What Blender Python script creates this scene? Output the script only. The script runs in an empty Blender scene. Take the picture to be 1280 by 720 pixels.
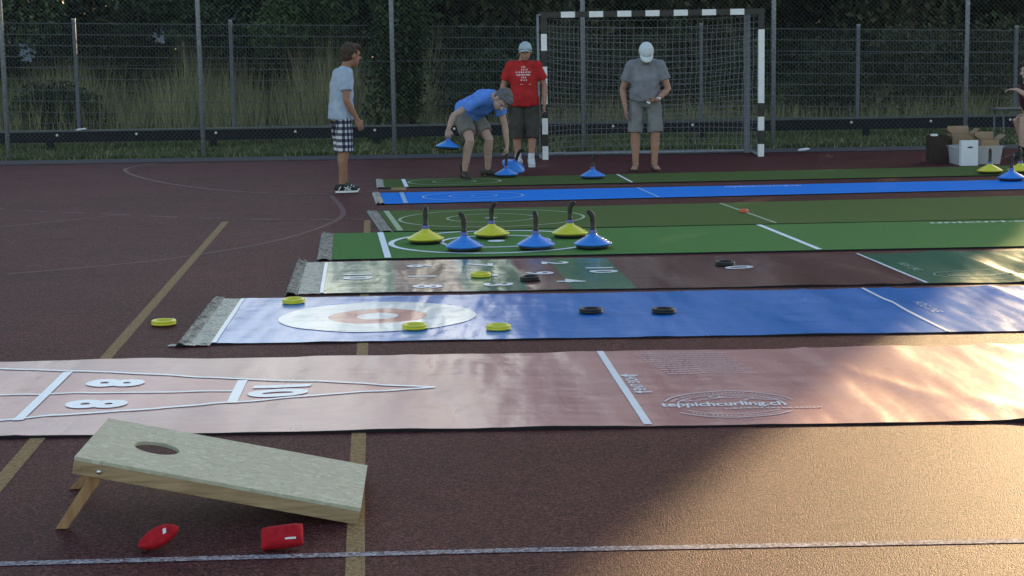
import bpy, bmesh, math, random
import numpy as np
from mathutils import Vector, Matrix, noise as mn
V = Vector
random.seed(11)
RNG = np.random.default_rng(7)
PI = math.pi
sc = bpy.context.scene
COL = sc.collection

# ------------------------------------------------------------------ world, light, camera
SUN_AZ, SUN_EL = math.radians(24), math.radians(13.5)
w = bpy.data.worlds.new("World"); sc.world = w; w.use_nodes = True
nt = w.node_tree
sk = nt.nodes.new('ShaderNodeTexSky'); sk.sky_type = 'NISHITA'; sk.sun_disc = False
sk.sun_elevation = SUN_EL; sk.sun_rotation = SUN_AZ
sk.air_density = 1.0; sk.dust_density = 1.0; sk.ozone_density = .2
nt.links.new(sk.outputs[0], nt.nodes['Background'].inputs[0])
nt.nodes['Background'].inputs[1].default_value = 0.15
sl = bpy.data.lights.new('sun', 'SUN'); sl.energy = 4.7; sl.angle = math.radians(0.5); sl.color = (1, .71, .38)
so = bpy.data.objects.new('sun', sl); COL.objects.link(so)
sd = V((math.sin(SUN_AZ)*math.cos(SUN_EL), math.cos(SUN_AZ)*math.cos(SUN_EL), math.sin(SUN_EL)))
so.rotation_euler = sd.to_track_quat('Z', 'Y').to_euler(); so.location = (12, 20, 12)

CAM_H = 1.52
p_, r_ = math.radians(8.02), math.radians(.94)
F = V((0, math.cos(p_), -math.sin(p_))); u0 = V((0, math.sin(p_), math.cos(p_))); r0 = V((1, 0, 0))
Rr = math.cos(r_)*r0 - math.sin(r_)*u0; Up = math.cos(r_)*u0 + math.sin(r_)*r0
cd = bpy.data.cameras.new('camera'); cam = bpy.data.objects.new('camera', cd); COL.objects.link(cam)
cd.sensor_width = 36; cd.lens = 2100/1280*36; cd.clip_start = .05; cd.clip_end = 1000
M4 = Matrix((Rr, Up, -F)).transposed().to_4x4(); M4.translation = V((0, 0, CAM_H)); cam.matrix_world = M4
sc.camera = cam
sc.view_settings.view_transform = 'Standard'; sc.view_settings.look = 'None'
sc.view_settings.gamma = 1; sc.view_settings.exposure = 1.10; sc.view_settings.use_curve_mapping = False
sc.cycles.use_denoising = True
sc.cycles.max_bounces = 6; sc.cycles.transparent_max_bounces = 8

# ------------------------------------------------------------------ materials
def mat(name, col, rough=.7, spec=.5, nscale=0, namp=.0, bump=0, bscale=50, metal=0, bdist=.01, trans=0, alpha=1, coat=0):
    m = bpy.data.materials.new(name); m.use_nodes = True
    n = m.node_tree.nodes; l = m.node_tree.links; b = n['Principled BSDF']
    b.inputs['Base Color'].default_value = (*col, 1); b.inputs['Roughness'].default_value = rough
    b.inputs['Specular IOR Level'].default_value = spec; b.inputs['Metallic'].default_value = metal
    b.inputs['Transmission Weight'].default_value = trans; b.inputs['Alpha'].default_value = alpha
    b.inputs['Coat Weight'].default_value = coat
    g = n.new('ShaderNodeNewGeometry')
    if nscale:
        t = n.new('ShaderNodeTexNoise'); t.inputs['Scale'].default_value = nscale; t.inputs['Detail'].default_value = 5
        l.new(g.outputs['Position'], t.inputs['Vector'])
        r = n.new('ShaderNodeMapRange'); r.inputs['From Min'].default_value = .3; r.inputs['From Max'].default_value = .7
        r.inputs['To Min'].default_value = 1-namp; r.inputs['To Max'].default_value = 1+namp
        l.new(t.outputs['Fac'], r.inputs['Value'])
        x = n.new('ShaderNodeVectorMath'); x.operation = 'SCALE'; x.inputs[0].default_value = col
        l.new(r.outputs[0], x.inputs['Scale']); l.new(x.outputs[0], b.inputs['Base Color'])
    if bump:
        t = n.new('ShaderNodeTexNoise'); t.inputs['Scale'].default_value = bscale; t.inputs['Detail'].default_value = 3
        l.new(g.outputs['Position'], t.inputs['Vector'])
        bp = n.new('ShaderNodeBump'); bp.inputs['Strength'].default_value = bump; bp.inputs['Distance'].default_value = bdist
        l.new(t.outputs['Fac'], bp.inputs['Height']); l.new(bp.outputs[0], b.inputs['Normal'])
    return m

def nodes(m): return m.node_tree.nodes, m.node_tree.links, m.node_tree.nodes['Principled BSDF']

# granular athletics surface: coloured grains, stains, lumpy bump
def court_mat():
    m = mat('court_surface', (.10, .045, .047), rough=.56, spec=.06)
    n, l, b = nodes(m)
    g = n.new('ShaderNodeNewGeometry')
    vo = n.new('ShaderNodeTexVoronoi'); vo.inputs['Scale'].default_value = 150
    l.new(g.outputs['Position'], vo.inputs['Vector'])
    cr = n.new('ShaderNodeValToRGB')
    e = cr.color_ramp.elements; e[0].position = 0; e[0].color = (.036, .011, .012, 1); e[1].position = 1; e[1].color = (.215, .080, .078, 1)
    e2 = e.new(.55); e2.color = (.094, .024, .028, 1)
    sp = n.new('ShaderNodeSeparateColor'); l.new(vo.outputs['Color'], sp.inputs[0]); l.new(sp.outputs[0], cr.inputs[0])
    big = n.new('ShaderNodeTexNoise'); big.inputs['Scale'].default_value = .7; big.inputs['Detail'].default_value = 6; big.inputs['Roughness'].default_value = .65
    l.new(g.outputs['Position'], big.inputs['Vector'])
    mr = n.new('ShaderNodeMapRange'); mr.inputs['From Min'].default_value = .3; mr.inputs['From Max'].default_value = .7
    mr.inputs['To Min'].default_value = .80; mr.inputs['To Max'].default_value = 1.16; l.new(big.outputs['Fac'], mr.inputs['Value'])
    vm = n.new('ShaderNodeVectorMath'); vm.operation = 'SCALE'; l.new(cr.outputs[0], vm.inputs[0]); l.new(mr.outputs[0], vm.inputs['Scale'])
    st_ = n.new('ShaderNodeTexNoise'); st_.inputs['Scale'].default_value = 2.6; st_.inputs['Detail'].default_value = 8; st_.inputs['Roughness'].default_value = .7; st_.inputs['Distortion'].default_value = .6
    l.new(g.outputs['Position'], st_.inputs['Vector'])
    mr2 = n.new('ShaderNodeMapRange'); mr2.inputs['From Min'].default_value = .28; mr2.inputs['From Max'].default_value = .46; mr2.inputs['To Min'].default_value = .66; mr2.inputs['To Max'].default_value = 1.0; l.new(st_.outputs['Fac'], mr2.inputs['Value'])
    vm2 = n.new('ShaderNodeVectorMath'); vm2.operation = 'SCALE'; l.new(vm.outputs[0], vm2.inputs[0]); l.new(mr2.outputs[0], vm2.inputs['Scale'])
    l.new(vm2.outputs[0], b.inputs['Base Color'])
    bp = n.new('ShaderNodeBump'); bp.inputs['Strength'].default_value = 1.0; bp.inputs['Distance'].default_value = .009
    nz = n.new('ShaderNodeTexNoise'); nz.inputs['Scale'].default_value = 75; nz.inputs['Detail'].default_value = 5; nz.inputs['Roughness'].default_value = .65
    nz.inputs['Scale'].default_value = 105; nz.inputs['Roughness'].default_value = .85
    vb = n.new('ShaderNodeTexVoronoi'); vb.inputs['Scale'].default_value = 185; l.new(g.outputs['Position'], vb.inputs['Vector'])
    sb_ = n.new('ShaderNodeMath'); sb_.operation = 'SUBTRACT'; l.new(nz.outputs['Fac'], sb_.inputs[0]); l.new(vb.outputs['Distance'], sb_.inputs[1])
    l.new(g.outputs['Position'], nz.inputs['Vector']); l.new(sb_.outputs[0], bp.inputs['Height']); l.new(bp.outputs[0], b.inputs['Normal'])
    return m
M = {}
M['court'] = court_mat()
M['white_paint'] = mat('worn_white_paint', (.33, .31, .34), .8, .15, 110, .75, .6, 140, bdist=.003)
def worn(m, base, lo, hi, sc):
    n, l, b = nodes(m); g = n.new('ShaderNodeNewGeometry'); src = b.inputs['Base Color'].links[0].from_socket
    t = n.new('ShaderNodeTexNoise'); t.inputs['Scale'].default_value = sc; t.inputs['Detail'].default_value = 6; t.inputs['Roughness'].default_value = .75; l.new(g.outputs['Position'], t.inputs['Vector'])
    r = n.new('ShaderNodeMapRange'); r.inputs['From Min'].default_value = lo; r.inputs['From Max'].default_value = hi; l.new(t.outputs['Fac'], r.inputs['Value'])
    x = n.new('ShaderNodeMix'); x.data_type = 'RGBA'; l.new(r.outputs[0], x.inputs['Factor']); x.inputs['A'].default_value = (*base, 1); l.new(src, x.inputs['B']); l.new(x.outputs['Result'], b.inputs['Base Color'])
worn(M['white_paint'], (.09, .035, .04), .40, .54, 75)
M['faint_paint'] = mat('faded_pink_paint', (.24, .165, .17), .8, .15, 90, .5, .6, 140, bdist=.003)
worn(M['faint_paint'], (.09, .03, .034), .36, .58, 22)
M['ghost_paint'] = mat('ghost_line_paint', (.108, .046, .049), .75, .3, 90, .3, .6, 140, bdist=.003)
M['ochre_paint'] = mat('worn_ochre_paint', (.25, .165, .075), .8, .15, 120, .45, .6, 140, bdist=.003)
worn(M['ochre_paint'], (.09, .035, .035), .30, .46, 60)
M['earth'] = mat('earth', (.05, .055, .028), .95, .1, 3, .4, .5, 20)
M['path'] = mat('path_asphalt', (.085, .083, .088), .9, .1, 30, .25, .6, 90)
M['grass'] = mat('grass_blade', (.062, .088, .032), .7, .15, 1.3, .5)
M['grass2'] = mat('dry_grass_blade', (.33, .30, .15), .8, .15, 2, .35)
M['leaf'] = mat('leaf', (.036, .060, .020), .6, .25, 1.1, .5)
M['leaf_dark'] = mat('dark_leaf', (.018, .029, .013), .6, .25, 1.1, .5)
M['leaf_brown'] = mat('olive_leaf', (.050, .052, .023), .6, .25, 1.1, .45)
M['bark'] = mat('bark', (.07, .055, .042), .9, .2, 12, .4, .8, 30)
M['steel'] = mat('galvanised_steel', (.24, .26, .29), .6, .4, 40, .35, metal=.2)
M['steel_dark'] = mat('weathered_steel', (.13, .14, .165), .6, .4, 25, .2)
M['wire'] = mat('fence_wire', (.13, .14, .145), .6, .3)
M['white'] = mat('white_enamel', (.78, .78, .78), .45, .5, 9, .06)
M['goal_dark'] = mat('dark_goal_paint', (.028, .026, .025), .5, .4, 9, .2)
M['net'] = mat('net_cord', (.23, .225, .22), .8, .2)
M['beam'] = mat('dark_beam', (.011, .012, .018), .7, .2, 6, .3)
M['beam_top'] = mat('beam_top', (.085, .095, .10), .6, .4, 6, .2)  # paler than the beam, to carry the light on its upper edge
M['house'] = mat('pale_render', (.17, .20, .24), .9, .2, 2, .1)
M['roof'] = mat('roof_tile', (.12, .06, .05), .9, .2, 4, .3)
M['glass'] = mat('window_glass', (.05, .06, .08), .1, .5)
M['tape'] = mat('silver_tape', (.25, .28, .26), .36, .5, 55, .6, .9, 70, metal=.45, bdist=.02)
M['tape_dark'] = mat('crumpled_tape', (.13, .15, .14), .38, .5, 60, .9, 1.0, 60, metal=.4, bdist=.03)
M['edge'] = mat('near_black_edge', (.012, .012, .013), .8, .2)
M['line_felt'] = mat('woven_white', (.74, .80, .84), .9, .2, 60, .1)
M['line_feltg'] = mat('woven_pale_green', (.34, .44, .30), .9, .2, 60, .1)
M['line_feltb'] = mat('woven_pale_blue', (.28, .46, .72), .9, .2, 60, .1)
M['line_white'] = mat('printed_white', (.74, .80, .86), .3, .45, 5, .05)
M['line_pale'] = mat('printed_faint_white', (.64, .56, .60), .3, .45, 5, .1)
M['line_paleblue'] = mat('printed_faint_blue', (.30, .44, .66), .3, .45, 5, .1)
M['line_palegreen'] = mat('printed_faint_green', (.26, .42, .34), .3, .45, 5, .1)

def vinyl(name, col, spec=.42, rough=.22, ct=.05):
    m = mat(name, col, rough, spec, coat=ct)
    n, l, b = nodes(m); b.inputs['Coat Roughness'].default_value = .52
    g = n.new('ShaderNodeNewGeometry')
    def stretched(sx, sy, sc, det):
        mp = n.new('ShaderNodeVectorMath'); mp.operation = 'MULTIPLY'; mp.inputs[1].default_value = (sx, sy, 1); l.new(g.outputs['Position'], mp.inputs[0])
        t = n.new('ShaderNodeTexNoise'); t.inputs['Scale'].default_value = sc; t.inputs['Detail'].default_value = det; t.inputs['Roughness'].default_value = .5
        l.new(mp.outputs[0], t.inputs['Vector']); return t.outputs['Fac']
    a1 = stretched(1, .16, 3.2, 2); a2 = stretched(1, .5, 9, 3); a3 = stretched(.35, 1, 6, 2)
    def addm(x, y, k):
        q = n.new('ShaderNodeMath'); q.operation = 'MULTIPLY_ADD'; q.inputs[1].default_value = k; l.new(y, q.inputs[0]); l.new(x, q.inputs[2]); return q.outputs[0]
    hgt = addm(addm(a1, a2, .13), a3, .12)
    bp = n.new('ShaderNodeBump'); bp.inputs['Strength'].default_value = .75; bp.inputs['Distance'].default_value = .045
    l.new(hgt, bp.inputs['Height']); l.new(bp.outputs[0], b.inputs['Normal'])
    t2 = stretched(1, 1, 30, 6)
    def rng(src, lo, hi):
        r = n.new('ShaderNodeMapRange'); r.inputs['From Min'].default_value = .25; r.inputs['From Max'].default_value = .75
        r.inputs['To Min'].default_value = lo; r.inputs['To Max'].default_value = hi; l.new(src, r.inputs['Value']); return r.outputs[0]
    x = n.new('ShaderNodeVectorMath'); x.operation = 'SCALE'; x.inputs[0].default_value = col
    l.new(rng(t2, .95, 1.05), x.inputs['Scale']); l.new(x.outputs[0], b.inputs['Base Color'])
    l.new(rng(a1, rough-.04, rough+.06), b.inputs['Roughness'])
    return m
M['v_pink'] = vinyl('pink_vinyl', (.36, .14, .15), .4, .28, .24)
M['v_pinkdeep'] = vinyl('deep_pink_vinyl', (.40, .125, .135), .4, .28, .24)
M['v_blue'] = vinyl('blue_vinyl', (.022, .195, .62))
M['v_green'] = vinyl('green_vinyl', (.035, .16, .095))
M['v_brown'] = vinyl('brown_vinyl', (.125, .052, .052))
M['v_white'] = vinyl('white_vinyl', (.76, .80, .82))
M['v_red'] = vinyl('red_vinyl', (.50, .16, .15))
def felt(name, col):
    return mat(name, col, .95, .12, 120, .22, .8, 220, bdist=.006)
M['f_green'] = felt('bright_green_felt', (.080, .205, .056))
M['f_olive'] = felt('olive_green_felt', (.085, .135, .036))
M['f_blue'] = felt('blue_felt', (.012, .205, .74))
M['f_dull'] = felt('dull_green_felt', (.072, .115, .030))
M['p_blue'] = mat('blue_plastic', (.03, .21, .68), .28, .5, 20, .08)
M['p_yellow'] = mat('yellow_plastic', (.62, .58, .03), .3, .5, 20, .08)
M['p_black'] = mat('black_rubber', (.014, .013, .013), .5, .4, 30, .2)
M['p_collar'] = mat('violet_collar', (.11, .12, .38), .4, .5)
M['p_grip'] = mat('dark_grip', (.012, .009, .008), .4, .4, 40, .3)
M['p_orange'] = mat('orange_plastic', (.62, .10, .03), .4, .5)
M['osb'] = None
def osb_mat():
    m = mat('osb_board', (.42, .38, .26), .75, .3)
    n, l, b = nodes(m); g = n.new('ShaderNodeTexCoord')
    mp = n.new('ShaderNodeMapping'); mp.inputs['Scale'].default_value = (1, 1.7, 1); mp.inputs['Rotation'].default_value = (0, 0, .4)
    l.new(g.outputs['Object'], mp.inputs['Vector'])
    vo = n.new('ShaderNodeTexVoronoi'); vo.inputs['Scale'].default_value = 52; vo.inputs['Randomness'].default_value = 1
    nz = n.new('ShaderNodeTexNoise'); nz.inputs['Scale'].default_value = 14; nz.inputs['Detail'].default_value = 6
    l.new(g.outputs['Object'], nz.inputs['Vector'])
    ad = n.new('ShaderNodeVectorMath'); ad.operation = 'MULTIPLY_ADD'; ad.inputs[1].default_value = (.12, .12, .12)
    l.new(nz.outputs['Color'], ad.inputs[0]); l.new(mp.outputs[0], ad.inputs[2]); l.new(ad.outputs[0], vo.inputs['Vector'])
    cr = n.new('ShaderNodeValToRGB'); e = cr.color_ramp.elements
    e[0].position = .0; e[0].color = (.40, .375, .265, 1); e[1].position = 1; e[1].color = (.58, .56, .43, 1)
    for ps, c in ((.25, (.45, .43, .315, 1)), (.8, (.48, .46, .34, 1))):
        q = e.new(ps); q.color = c
    sp = n.new('ShaderNodeSeparateColor'); l.new(vo.outputs['Color'], sp.inputs[0]); l.new(sp.outputs[1], cr.inputs[0])
    l.new(cr.outputs[0], b.inputs['Base Color'])
    bp = n.new('ShaderNodeBump'); bp.inputs['Strength'].default_value = .3; bp.inputs['Distance'].default_value = .003
    l.new(vo.outputs['Distance'], bp.inputs['Height']); l.new(bp.outputs[0], b.inputs['Normal'])
    return m
M['osb'] = osb_mat()
def wood_mat(name, a, c, scale):
    m = mat(name, a, .7, .3); n, l, b = nodes(m); g = n.new('ShaderNodeTexCoord')
    mp = n.new('ShaderNodeMapping'); mp.inputs['Scale'].default_value = scale; l.new(g.outputs['Object'], mp.inputs['Vector'])
    nz = n.new('ShaderNodeTexNoise'); nz.inputs['Scale'].default_value = 9; nz.inputs['Detail'].default_value = 6; l.new(mp.outputs[0], nz.inputs['Vector'])
    cr = n.new('ShaderNodeValToRGB'); e = cr.color_ramp.elements; e[0].position = .3; e[0].color = (*a, 1); e[1].position = .7; e[1].color = (*c, 1)
    l.new(nz.outputs['Fac'], cr.inputs[0]); l.new(cr.outputs[0], b.inputs['Base Color'])
    return m
M['wood'] = wood_mat('pine_batten', (.26, .17, .09), (.42, .30, .17), (.7, 9, 9))
M['wood2'] = wood_mat('orange_pine_leg', (.27, .14, .06), (.40, .24, .12), (5, 5, .8))
M['bolt'] = mat('bolt_steel', (.6, .6, .6), .3, .5, metal=.9)
M['bag'] = mat('red_cloth', (.42, .012, .022), .85, .2, 60, .2, .6, 260, bdist=.003)
M['label'] = mat('white_label', (.72, .72, .72), .7, .3)
M['card'] = mat('cardboard', (.30, .205, .13), .85, .2, 8, .12)
M['card_dark'] = mat('dark_fibre_board', (.035, .022, .018), .7, .3, 8, .2)
M['card_white'] = mat('white_cardboard', (.66, .67, .72), .7, .3, 8, .05)
M['bin'] = mat('cloudy_plastic', (.55, .56, .60), .45, .5, alpha=.45)
M['paper'] = mat('paper', (.75, .76, .78), .8, .2)

# clothes and skin
def cloth(name, col, s=90): return mat(name, col, .9, .15, 14, .12, .55, s, bdist=.01)
M['skin'] = mat('skin', (.38, .205, .145), .55, .35, 30, .1)
M['skin_tan'] = mat('tanned_skin', (.30, .145, .085), .55, .35, 30, .1)
M['skin_pale'] = mat('pale_skin', (.46, .30, .24), .55, .35, 30, .12)
M['hair_brown'] = mat('brown_hair', (.055, .030, .018), .6, .4, 60, .5, .8, 120)
M['hair_grey'] = mat('grey_hair', (.13, .12, .12), .6, .4, 60, .5, .8, 120)
M['eye'] = mat('eye_dark', (.02, .015, .012), .2, .5)
M['c_light'] = cloth('pale_blue_grey_jersey', (.37, .43, .53), 22)
M['c_blue'] = cloth('blue_jersey', (.115, .26, .70), 22)
M['c_red'] = cloth('red_jersey', (.42, .028, .028), 22)
M['c_grey'] = cloth('grey_shirt', (.215, .213, .235), 22)
M['c_short_grey'] = cloth('grey_shorts', (.205, .205, .205), 22)
M['c_short_beige'] = cloth('beige_grey_shorts', (.20, .185, .16), 22)
M['c_short_dark'] = cloth('dark_grey_shorts', (.075, .068, .062), 22)
M['c_short_red'] = cloth('red_shorts', (.42, .05, .03), 22)
M['c_maroon'] = cloth('maroon_jersey', (.06, .022, .028), 22)
M['c_cap'] = cloth('pale_blue_cap', (.37, .45, .48), 60)
M['c_capwhite'] = cloth('white_cap', (.60, .63, .64), 60)
M['c_sock'] = cloth('black_sock', (.012, .012, .014), 60)
M['c_sockw'] = cloth('white_sock', (.6, .6, .6), 60)
M['shoe_white'] = mat('white_leather', (.62, .63, .65), .5, .4, 30, .1)
M['shoe_black'] = mat('black_shoe', (.014, .014, .018), .5, .4, 30, .2)
M['shoe_brown'] = mat('dark_brown_leather', (.045, .033, .028), .6, .4, 30, .3)
def plaid_mat():
    m = mat('plaid_cotton', (.2, .2, .25), .9, .15); n, l, b = nodes(m); g = n.new('ShaderNodeTexCoord')
    sp = n.new('ShaderNodeSeparateXYZ'); l.new(g.outputs['Object'], sp.inputs[0])
    ad = n.new('ShaderNodeMath'); ad.operation = 'ADD'; l.new(sp.outputs['X'], ad.inputs[0]); l.new(sp.outputs['Y'], ad.inputs[1])
    def band(src, f):
        a = n.new('ShaderNodeMath'); a.operation = 'MULTIPLY'; a.inputs[1].default_value = f; l.new(src, a.inputs[0])
        s = n.new('ShaderNodeMath'); s.operation = 'SINE'; l.new(a.outputs[0], s.inputs[0])
        r = n.new('ShaderNodeMapRange'); r.inputs['From Min'].default_value = -.3; r.inputs['From Max'].default_value = .5; l.new(s.outputs[0], r.inputs['Value'])
        return r.outputs[0]
    a = band(ad.outputs[0], 105); c = band(sp.outputs['Z'], 95)
    su = n.new('ShaderNodeMath'); su.operation = 'ADD'; l.new(a, su.inputs[0]); l.new(c, su.inputs[1])
    hf = n.new('ShaderNodeMath'); hf.operation = 'MULTIPLY'; hf.inputs[1].default_value = .5; l.new(su.outputs[0], hf.inputs[0])
    cr = n.new('ShaderNodeValToRGB'); e = cr.color_ramp.elements; e[0].color = (.022, .022, .04, 1); e[1].color = (.62, .60, .62, 1)
    q = e.new(.5); q.color = (.10, .095, .14, 1)
    l.new(hf.outputs[0], cr.inputs[0]); l.new(cr.outputs[0], b.inputs['Base Color'])
    return m
M['plaid'] = plaid_mat()

# ------------------------------------------------------------------ building helpers
def tag(o, label=None, cat=None, group=None, kind=None):
    if label: o['label'] = label
    if cat: o['category'] = cat
    if group: o['group'] = group
    if kind: o['kind'] = kind
    return o
def thing(name, label, cat, loc=(0, 0, 0), rotz=0, group=None):
    o = bpy.data.objects.new(name, None); o.empty_display_size = .1; COL.objects.link(o)
    o.location = loc; o.rotation_euler = (0, 0, rotz)
    return tag(o, label, cat, group)
def copy_tree(o, parent=None):
    c = o.copy(); COL.objects.link(c)
    if parent is not None: c.parent = parent
    for ch in list(o.children): copy_tree(ch, c)
    return c
def origin_of(o):
    while o.parent is not None: o = o.parent
    return V(o.location)

class MB:
    def __init__(s): s.v = []; s.f = []; s.m = []; s.cm = 0
    def add(s, vs, fs):
        k = len(s.v); s.v += [tuple(q) for q in vs]; s.f += [tuple(i+k for i in q) for q in fs]; s.m += [s.cm]*len(fs); return s
    def box(s, c, d, R=None):
        vs = []
        for z in (-.5, .5):
            for y in (-.5, .5):
                for x in (-.5, .5):
                    q = V((x*d[0], y*d[1], z*d[2]))
                    if R is not None: q = R @ q
                    vs.append(q+V(c))
        return s.add(vs, [(0, 2, 3, 1), (4, 5, 7, 6), (0, 1, 5, 4), (2, 6, 7, 3), (0, 4, 6, 2), (1, 3, 7, 5)])
    def prism(s, pts, off):      # closed polygon swept by the vector off
        n = len(pts); off = V(off); vs = [V(q) for q in pts]+[V(q)+off for q in pts]
        fs = [tuple(range(n-1, -1, -1)), tuple(range(n, 2*n))]+[(i, (i+1) % n, n+(i+1) % n, n+i) for i in range(n)]
        return s.add(vs, fs)
    def tube(s, pts, rad, n=8, right=None, caps=True):
        pts = [V(q) for q in pts]; N = len(pts)
        if not isinstance(rad, (list, tuple)): rad = [rad]*N
        vs = []; prev = None
        for i, q in enumerate(pts):
            t = (pts[min(i+1, N-1)]-pts[max(i-1, 0)])
            t = t.normalized() if t.length > 1e-9 else V((0, 0, 1))
            if right is not None: a = V(right)
            elif prev is not None: a = prev
            else: a = V((1, 0, 0)) if abs(t.x) < .8 else V((0, 1, 0))
            a = (a-t*a.dot(t)); a = a.normalized() if a.length > 1e-6 else t.orthogonal().normalized()
            prev = a; b = t.cross(a)
            r = rad[i]; rx, ry = (r if isinstance(r, (list, tuple)) else (r, r))
            for k in range(n):
                th = 2*PI*k/n; vs.append(q+a*rx*math.cos(th)+b*ry*math.sin(th))
        fs = [(i*n+k, i*n+(k+1) % n, (i+1)*n+(k+1) % n, (i+1)*n+k) for i in range(N-1) for k in range(n)]
        if caps: fs += [tuple(range(n-1, -1, -1)), tuple((N-1)*n+k for k in range(n))]
        return s.add(vs, fs)
    def cap_tube(s, pts, rad, n=12, right=None, e0=True, e1=True):   # tube with rounded ends
        pts = [V(q) for q in pts]; rad = [(r if isinstance(r, (list, tuple)) else (r, r)) for r in rad]
        P, R = [], []
        d0 = (pts[0]-pts[1]).normalized(); d1 = (pts[-1]-pts[-2]).normalized()
        st = (.97, .8, .5, .0)
        if e0:
            r = min(rad[0])
            for h in st[:-1]: P.append(pts[0]+d0*r*h); R.append((rad[0][0]*math.sqrt(1-h*h), rad[0][1]*math.sqrt(1-h*h)))
        P += pts; R += rad
        if e1:
            r = min(rad[-1])
            for h in reversed(st[:-1]): P.append(pts[-1]+d1*r*h); R.append((rad[-1][0]*math.sqrt(1-h*h), rad[-1][1]*math.sqrt(1-h*h)))
        return s.tube(P, R, n, right)
    def lathe(s, prof, n=28, O=(0, 0, 0)):
        O = V(O); vs = []
        for r, z in prof:
            for k in range(n): vs.append(O+V((r*math.cos(2*PI*k/n), r*math.sin(2*PI*k/n), z)))
        m = len(prof)
        fs = [(i*n+k, i*n+(k+1) % n, (i+1)*n+(k+1) % n, (i+1)*n+k) for i in range(m-1) for k in range(n)]
        if prof[0][0] > 1e-4: fs.append(tuple(range(n-1, -1, -1)))
        if prof[-1][0] > 1e-4: fs.append(tuple((m-1)*n+k for k in range(n)))
        return s.add(vs, fs)
    def ell(s, c, ax, n=16, m=10):      # ellipsoid with three axis vectors
        a, b, d = [V(q) for q in ax]; c = V(c); vs = []
        for i in range(m+1):
            ph = PI*i/m
            for k in range(n):
                th = 2*PI*k/n; vs.append(c+a*math.sin(ph)*math.cos(th)+b*math.sin(ph)*math.sin(th)+d*math.cos(ph))
        fs = [(i*n+k, (i+1)*n+k, (i+1)*n+(k+1) % n, i*n+(k+1) % n) for i in range(m) for k in range(n)]
        return s.add(vs, fs)
    def strip(s, pts, wd, z, closed=False):     # flat painted strip along points (x,y); z is a number or a function
        zf = z if callable(z) else (lambda x, y: z)
        P = [V((q[0], q[1])) for q in pts]; N = len(P); vs = []
        for i in range(N):
            a = P[(i-1) % N] if (closed or i > 0) else P[i]; b = P[(i+1) % N] if (closed or i < N-1) else P[i]
            t = (b-a).normalized(); nn = V((-t.y, t.x))*wd/2
            for q in (P[i]+nn, P[i]-nn): vs.append((q.x, q.y, zf(q.x, q.y)))
        R = N if closed else N-1
        return s.add(vs, [(2*i, 2*i+1, 2*((i+1) % N)+1, 2*((i+1) % N)) for i in range(R)])
    def build(s, name, mats, parent=None, smooth=False, loc=None, bevel=0):
        me = bpy.data.meshes.new(name); o0 = origin_of(parent) if parent is not None else V(loc or (0, 0, 0))
        me.from_pydata([V(q)-o0 for q in s.v], [], s.f)
        for m in (mats if isinstance(mats, (list, tuple)) else [mats]): me.materials.append(m)
        if any(s.m): me.polygons.foreach_set('material_index', s.m)
        bm = bmesh.new(); bm.from_mesh(me); bmesh.ops.remove_doubles(bm, verts=bm.verts, dist=1e-5)
        bmesh.ops.recalc_face_normals(bm, faces=bm.faces); bm.to_mesh(me); bm.free()
        if smooth: me.polygons.foreach_set('use_smooth', [True]*len(me.polygons))
        o = bpy.data.objects.new(name, me); COL.objects.link(o)
        if parent is not None: o.parent = parent
        else: o.location = o0
        if bevel:
            md = o.modifiers.new('bevel', 'BEVEL'); md.width = bevel; md.segments = 2; md.limit_method = 'ANGLE'
        return o
def sheet(mb_open, name, mats, parent=None, kind=None):    # flat sheets: normals all up
    o = mb_open.build(name, mats, parent)
    me = o.data; bm = bmesh.new(); bm.from_mesh(me)
    for f in bm.faces:
        if f.normal.z < 0: f.normal_flip()
    bm.to_mesh(me); bm.free()
    if kind: o['kind'] = kind
    return o
def lerp(a, b, t): return a+(b-a)*t
def seg(a, b, n): return [(lerp(a[0], b[0], i/n), lerp(a[1], b[1], i/n)) for i in range(n+1)]
def circ(c, rx, ry, n=72): return [(c[0]+rx*math.cos(2*PI*i/n), c[1]+ry*math.sin(2*PI*i/n)) for i in range(n)]

def text_mb(mb, s, O, xd, yd, sx, sy, zf, bold=0.0, fine=.028, shear=0):
    cu = bpy.data.curves.new('txt', 'FONT'); cu.body = s; cu.size = 1; cu.align_x = 'CENTER'; cu.align_y = 'CENTER'; cu.offset = bold; cu.shear = shear
    ob = bpy.data.objects.new('txt', cu); COL.objects.link(ob)
    dg = bpy.context.evaluated_depsgraph_get(); me = bpy.data.meshes.new_from_object(ob.evaluated_get(dg))
    bm = bmesh.new(); bm.from_mesh(me)
    xd, yd, O = V(xd), V(yd), V(O)
    for v in bm.verts: v.co = O+xd*(v.co.x*sx)+yd*(v.co.y*sy)
    bmesh.ops.triangulate(bm, faces=bm.faces)
    for _ in range(6):
        es = [e for e in bm.edges if e.calc_length() > fine]
        if not es: break
        bmesh.ops.subdivide_edges(bm, edges=es, cuts=1); bmesh.ops.triangulate(bm, faces=bm.faces)
    if zf:
        for v in bm.verts: v.co.z = zf(v.co.x, v.co.y)
    bm.verts.index_update()
    mb.add([v.co[:] for v in bm.verts], [tuple(v.index for v in f.verts) for f in bm.faces]); bm.free()
    bpy.data.objects.remove(ob); bpy.data.curves.remove(cu); bpy.data.meshes.remove(me)

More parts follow.
